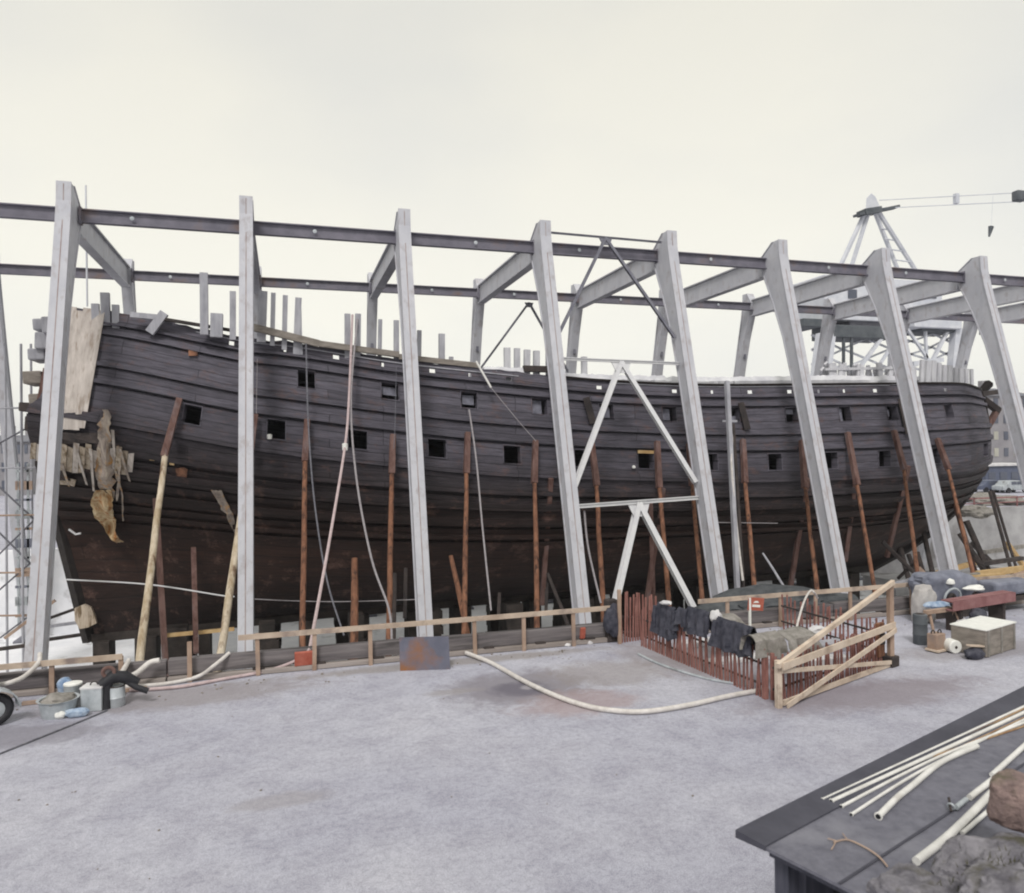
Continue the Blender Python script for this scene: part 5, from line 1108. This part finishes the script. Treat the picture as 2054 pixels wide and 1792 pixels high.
# ------------------------------------------------------------------ buildings and quay far right and behind
def building(px0, px1, ytop, y, dep, lab, rows, cols, roof=.12, mat_='stone', lit=()):
    a = at_y(px0, 900, y); b = at_y(px1, 900, y); zt = at_y((px0+px1)/2, ytop, y).z; W = b.x-a.x; zc = zt*(1-roof)
    t = thing('building', ((a.x+b.x)/2, y, 0), lab, 'building', 'buildings across the harbour')
    MB().box(((a.x+b.x)/2, y+dep/2, zc/2), (W, dep, zc)).build('wall', mat_, t)
    x0, x1 = a.x-.4, b.x+.4
    MB().prism([[Vector((x0, y-.4, zc)), Vector((x0, y+dep+.4, zc)), Vector((x0+1.5, y+dep*.6, zt)), Vector((x0+1.5, y+dep*.4, zt))], [Vector((x1, y-.4, zc)), Vector((x1, y+dep+.4, zc)), Vector((x1-1.5, y+dep*.6, zt)), Vector((x1-1.5, y+dep*.4, zt))]]).build('roof', 'roofs', t)
    for k in range(3):
        xx = lerp(a.x, b.x, .2+.3*k); c = MB().box((xx, y+dep*.45, zt+.3), (1.1, .9, 2.2)).build('chimney', 'stone', t)
    for r_ in range(rows):
        for c_ in range(cols):
            xx = lerp(a.x, b.x, (c_+.5)/cols); zz = zc*(r_+.6)/rows
            MB().box((xx, y-.02, zz), (W/cols*.42, .16, zc/rows*.5)).build('window', 'window' if (r_, c_) in lit else 'windowd', t)
building(1948, 2085, 772, 62, 18, 'tall grey brown apartment block at the right edge beyond the bow', 5, 7, lit=((1, 1), (1, 2), (1, 4), (2, 2), (2, 1), (1, 5)))
building(1400, 1640, 868, 150, 20, 'low pale waterfront building hidden behind the bow', 3, 12)
building(-80, 60, 872, 90, 14, 'low bluish building far behind the stern scaffold', 3, 9)
building(2085, 2300, 800, 70, 18, 'grey block just outside the right edge', 5, 8)
# quay edge, shed, boats / parked vehicles at right
t = thing('quay_shed', at_y(2010, 960, 44), 'low blue grey shed with pale roof edge on the far quay', 'shed')
a = at_y(1978, 960, 44); b = at_y(2090, 905, 44)
MB().box(((a.x+b.x)/2, 47, 1.4), (b.x-a.x, 6, 2.8)).build('wall', 'carblue', t); MB().box(((a.x+b.x)/2, 47, 2.95), (b.x-a.x+.6, 6.6, .22)).build('roof', 'canvas', t)
for k in range(5): MB().box((lerp(a.x, b.x, (k+.5)/5), 43.97, 1.5), (1.2, .1, 1.)).build('window', 'windowd', t)
for i, (px, y, m) in enumerate(((1995, 36, 'carblue'), (2040, 34, 'zinc'))):
    a = at_z(px, 975-i*2, 0); a.y = y; a.x = at_y(px, 980, y).x
    t = thing('parked_car', a, ['dark blue car parked on the far quay at the right', 'pale car parked right of the blue one on the far quay'][i], 'car', 'cars on the far quay')
    prof = [(-2.1, .35), (2.1, .35), (2.1, .8), (1.3, .95), (.8, 1.45), (-1., 1.45), (-1.6, .95), (-2.1, .85)]
    MB().prism([[Vector((a.x+u, y, z)) for u, z in prof], [Vector((a.x+u, y+1.6, z)) for u, z in prof]]).build('body', m, t, bevel=.08)
    for s in (-1.3, 1.3):
        MB().lathe((a.x+s, y+.05, .33), [(.33, -.1), (.33, .1)], 16, Vector((0, 1, 0))).build('wheel', 'black', t)
        MB().lathe((a.x+s, y+1.55, .33), [(.33, -.1), (.33, .1)], 16, Vector((0, 1, 0))).build('wheel', 'black', t)
    for s, l_ in ((-.45, .8), (.4, .7)): MB().box((a.x+s, y-.01, 1.18), (l_, .04, .36)).build('window', 'windowd', t)
t = thing('quay_railing', (70, QY+.6, 0), 'rusty red pipe railing along the far dock edge at the right', 'railing')
MB().beam((50, QY+.6, .95), (94, QY+.6, .95), .1, .12).build('rail', 'redsteel', t); MB().beam((50, QY+.6, .5), (94, QY+.6, .5), .08, .08).build('rail', 'redsteel', t)
for k in range(18): MB().box((50+k*2.55, QY+.6, .5), (.1, .1, 1.)).build('post', 'redsteel', t)
for i, (px, py, w_) in enumerate(((1985, 1002, 2.2), (2030, 1008, 2.8), (1972, 1030, 1.6))):
    a = at_z(px, py+6, 0); tag(MB().blob((a.x, a.y+1, .3), (w_, 1.5, .5), 40+i, .45, 4).build('rubble_pile', 'hessian', smooth=True), ['pale rubble pile on the far quay near the bow', 'wider pale rubble pile at the right edge of the far quay', 'small pale rubble pile close to the far dock edge'][i], 'rubble', 'rubble piles on the far quay')
# deck clutter in the dock right of the bow: pale blocks and boards
for i, (px, py, yy, sx, sz) in enumerate(((1815, 1130, 12, 5, 1.2), (1900, 1110, 14, 4, 1.0), (1990, 1150, 10, 4, .9), (2040, 1130, 12, 4, 1.3), (1850, 1180, 6, 3, .8), (1780, 1150, 14, 3, .9))):
    a = at_y(px, py, yy); tag(MB().box((a.x, yy, DZ+sz/2), (sx, 2, sz), R(-.3, .3)).build('concrete_block', 'concrete', bevel=.04), ['pale concrete block under the bow props', 'pale concrete block far behind the seventh white column', 'low concrete block right of the bow props', 'concrete block at the right edge of the dock', 'small concrete block nearest under the bow', 'pale concrete block farthest left behind the forefoot'][i], 'block', 'concrete blocks in the dock')

# ------------------------------------------------------------------ shed with tar paper roof, lower right
ZR = 2.4
c0 = at_z(1480, 1672, ZR); e = (at_z(2054, 1383, ZR)-c0).normalized(); f_ = Vector((e.y, -e.x, 0))
t = thing('shed', (c0.x, c0.y, 0), 'low shed with a dark tar paper roof at the lower right', 'shed')
def rp(u, w_, z=0.): return c0+e*u+f_*w_+Vector((0, 0, z))
LR, WR = 13., 3.6
sl = -.06
MB().prism([[rp(0, .0, -.03), rp(LR, 0, -.03), rp(LR, WR, -.03+sl), rp(0, WR, -.03+sl)], [rp(0, 0, 0), rp(LR, 0, 0), rp(LR, WR, sl), rp(0, WR, sl)]]).build('roof', 'tarpaper', t)
MB().prism([[rp(-.01, -.02, -.045), rp(LR, -.02, -.045), rp(LR, .30, -.035), rp(-.01, .30, -.035)], [rp(-.01, -.02, .03), rp(LR, -.02, .03), rp(LR, .30, .012), rp(-.01, .30, .012)]]).build('edge_strip', 'tarband', t)
for w_ in (.98, 1.75): MB().prism([[rp(.0, w_, .001+sl*w_/WR), rp(LR, w_+.02, .001+sl*w_/WR), rp(LR, w_+.05, .006+sl*w_/WR), rp(.0, w_+.03, .006+sl*w_/WR)], [rp(.0, w_, .006+sl*w_/WR), rp(LR, w_+.02, .006+sl*w_/WR), rp(LR, w_+.05, .012+sl*w_/WR), rp(.0, w_+.03, .012+sl*w_/WR)]]).build('roof_seam', 'tarband', t)
MB().prism([[rp(.05, .3, -.10), rp(.09, .3, -.10), rp(.09, WR, -.16), rp(.05, WR, -.16)], [rp(.05, .3, -.035), rp(.09, .3, -.035), rp(.09, WR, -.095), rp(.05, WR, -.095)]]).build('verge_board', 'shedwall', t)
for u in (.22, 6., 12.): MB().box(rp(u, .36, -1.28), (.16, .14, 2.38), math.atan2(e.y, e.x)).build('corner_post', 'shedwall', t)
MB().prism([[rp(.3, .42, -2.4), rp(LR, .42, -2.4), rp(LR, .5, -2.4), rp(.3, .5, -2.4)], [rp(.3, .42, -.1), rp(LR, .42, -.1), rp(LR, .5, -.1), rp(.3, .5, -.1)]]).build('front_wall', 'shedwall', t)
MB().prism([[rp(.75, .5, -2.4), rp(.80, .5, -2.4), rp(.80, WR, -2.4), rp(.75, WR, -2.4)], [rp(.75, .5, -.1), rp(.80, .5, -.1), rp(.80, WR, -.16), rp(.75, WR, -.16)]]).build('end_wall', 'black', t)
# pipes and bars on the roof
def rz_(px, py, h=0.): return at_z(px, py, ZR-.02+h)
def pipe(pts, r, m, lab, name='roof_pipe', cap=None, h=None):
    P = [rz_(px, py, r+.01) for px, py in pts]; 
    o = MB().tube(P if len(P) == 2 else spline(P), r, 12).build(name, m, smooth=True); tag(o, lab, 'pipe', 'pipes on the shed roof')
    if cap: MB().ring(P[0], P[0]-P[1], r*1.0, r*.35, 14, 8).build('flange', m, o, smooth=True); MB().lathe(P[0], [(r*.8, .0), (r*.8, .012)], 12, P[0]-P[1]).build('bore', 'black', o)
    return o
pipe([(1650, 1605), (2075, 1408)], .018, 'pipe', 'topmost long pale pipe on the shed roof next to the dark edge', 'roof_pipe', True)
pipe([(1668, 1608), (2075, 1420)], .022, 'pipe', 'second long pale pipe on the shed roof', 'roof_pipe', True)
pipe([(1700, 1590), (2075, 1412)], .012, 'steelrod', 'thin rusty bar between the two topmost pipes')
pipe([(1740, 1585), (2075, 1430)], .010, 'steelrod', 'thin rusty bar just below the second pipe')
pipe([(1688, 1618), (1880, 1520), (2075, 1442)], .016, 'pipe', 'third pale pipe, bent slightly, in the middle of the shed roof', 'roof_pipe', True)
pipe([(1708, 1634), (1860, 1540), (2075, 1434)], .016, 'pipe', 'fourth pale pipe crossing close under the third', 'roof_pipe', True)
pipe([(1870, 1518), (2075, 1450)], .012, 'steelrod', 'rusty bar running to the right edge beyond the bent hose')
pipe([(1762, 1638), (1800, 1600), (1830, 1576), (1890, 1528), (1960, 1497)], .030, 'pipe', 'fat white pipe with a collar, slightly curved, ending on the roof', 'roof_pipe', True)
pipe([(1838, 1728), (1910, 1670), (1992, 1588)], .036, 'pipe', 'fattest white pipe sloping up from the rocks on the lower roof', 'roof_pipe')
pipe([(1930, 1672), (2000, 1612)], .02, 'pipe', 'short pale pipe under the fattest one beside the red rock')
pipe([(1945, 1600), (1990, 1565)], .03, 'pipe', 'short fat white pipe next to the tap')
pipe([(1990, 1555), (2075, 1478)], .028, 'pipe', 'white pipe running up to the right edge above the red rock')
a = rz_(1918, 1620, .05)
t = thing('tap_valve', a, 'small metal tap lying at the end of the short fat pipe', 'tap')
MB().tube([a, rz_(1938, 1604, .05)], .025, 10).build('body', 'zinc', t, smooth=True); MB().tube([rz_(1908, 1628, .03), rz_(1903, 1600, .12)], .012, 8).build('lever', 'dark', t); MB().ring(rz_(1908, 1618, .06), (1, .4, .3), .03, .01, 14, 6).build('ring', 'zinc', t)
P = [rz_(1607, 1772-0, .02) if 0 else rz_(x, y, .03) for x, y in ((1612, 1745), (1600, 1728), (1560, 1702), (1520, 1680), (1495, 1668))]
b = MB(); b.tube(spline([rz_(x, y, .03) for x, y in ((1780, 1738), (1762, 1718), (1735, 1700), (1700, 1685), (1672, 1690))]), .008, 6); b.tube([rz_(1700, 1685, .03), rz_(1690, 1672, .05)], .006, 5); b.tube([rz_(1680, 1688, .03), rz_(1660, 1682, .04)], .006, 5); b.tube([rz_(1676, 1690, .03), rz_(1668, 1704, .03)], .006, 5)
tag(b.build('dry_twig', 'rail', smooth=True), 'dry forked twig lying on the shed roof', 'twig')
# rocks
def rock(px, py, z, r, seed, m, lab, amp=.3, pw=.75, rz=0.):
    a = at_z(px, py, z); o = MB().blob((a.x, a.y, z-r[2]*.3), r, seed, amp, 5, pw, rz).build('boulder', m, smooth=True); tag(o, lab, 'boulder', 'boulders by the shed'); return o
rock(2040, 1592, 3.05, (.235, .18, .19), 3, 'rockred', 'reddish squarish boulder at the right edge above the others', .12, .42, .5)
rock(2012, 1728, 2.7, (.44, .30, .22), 8, 'rock', 'mossy grey boulder below the reddish one', .3)
rock(1848, 1796, 2.75, (.34, .26, .19), 11, 'rock', 'grey lichen covered boulder at the bottom of the roof', .3)
rock(2035, 1805, 3.0, (.34, .26, .26), 14, 'rock', 'dark mossy boulder in the lower right corner', .35)
b = MB(); rr = random.Random(11)
for k in range(900):
    px = rr.gauss(2015, 40); py = rr.gauss(1768, 20); z = 2.95+rr.uniform(-.12, .12); a = at_z(px, py, z); d = Vector((rr.uniform(-1, 1), rr.uniform(-1, 1), rr.uniform(.3, 1))).normalized()*rr.uniform(.03, .07); s_ = d.cross(Vector((0, 0, 1))).normalized()*.004
    b.add([a-s_, a+s_, a+d], [(0, 1, 2)])
tag(b.build('moss', 'moss'), 'dark moss and dry grass growing between the boulders', 'moss', kind='stuff')
# bank of rock the boulders rest on
vs = []; N = 26
for i in range(N):
    for j in range(N):
        u = i/(N-1); v_ = j/(N-1); x = lerp(12.3, 26, u); y = lerp(-30.5, -40, v_)
        p = c0+e*(u*13-.3)+f_*(2.2+v_*9); z = 2.15+.35*v_*3+.25*mnoise.noise(Vector((p.x*.8, p.y*.8, 2)))-(.9 if i == 0 else 0)
        vs.append((p.x, p.y, z-(.35 if j == 0 else 0)))
k = len(vs); 
tag(MB().add(vs, [(i*N+j, (i+1)*N+j, (i+1)*N+j+1, i*N+j+1) for i in range(N-1) for j in range(N-1)]).build('rock_bank', 'rock', smooth=True), kind='structure')

# ------------------------------------------------------------------ haze
hz = MB().box((0, 520, 32), (3040, 4100, 76.8)).build('haze', M['white']); hz['kind'] = 'stuff'; hz['label'] = 'thin pale haze in the air'
hm = bpy.data.materials.new('haze'); hm.use_nodes = True; hn = hm.node_tree; hn.nodes.clear()
ho = hn.nodes.new('ShaderNodeOutputMaterial'); pv = hn.nodes.new('ShaderNodeVolumePrincipled'); pv.inputs['Color'].default_value = (.9, .92, 1, 1); pv.inputs['Density'].default_value = .0003; pv.inputs['Anisotropy'].default_value = 0
hn.links.new(pv.outputs[0], ho.inputs['Volume']); hz.data.materials.clear(); hz.data.materials.append(hm)
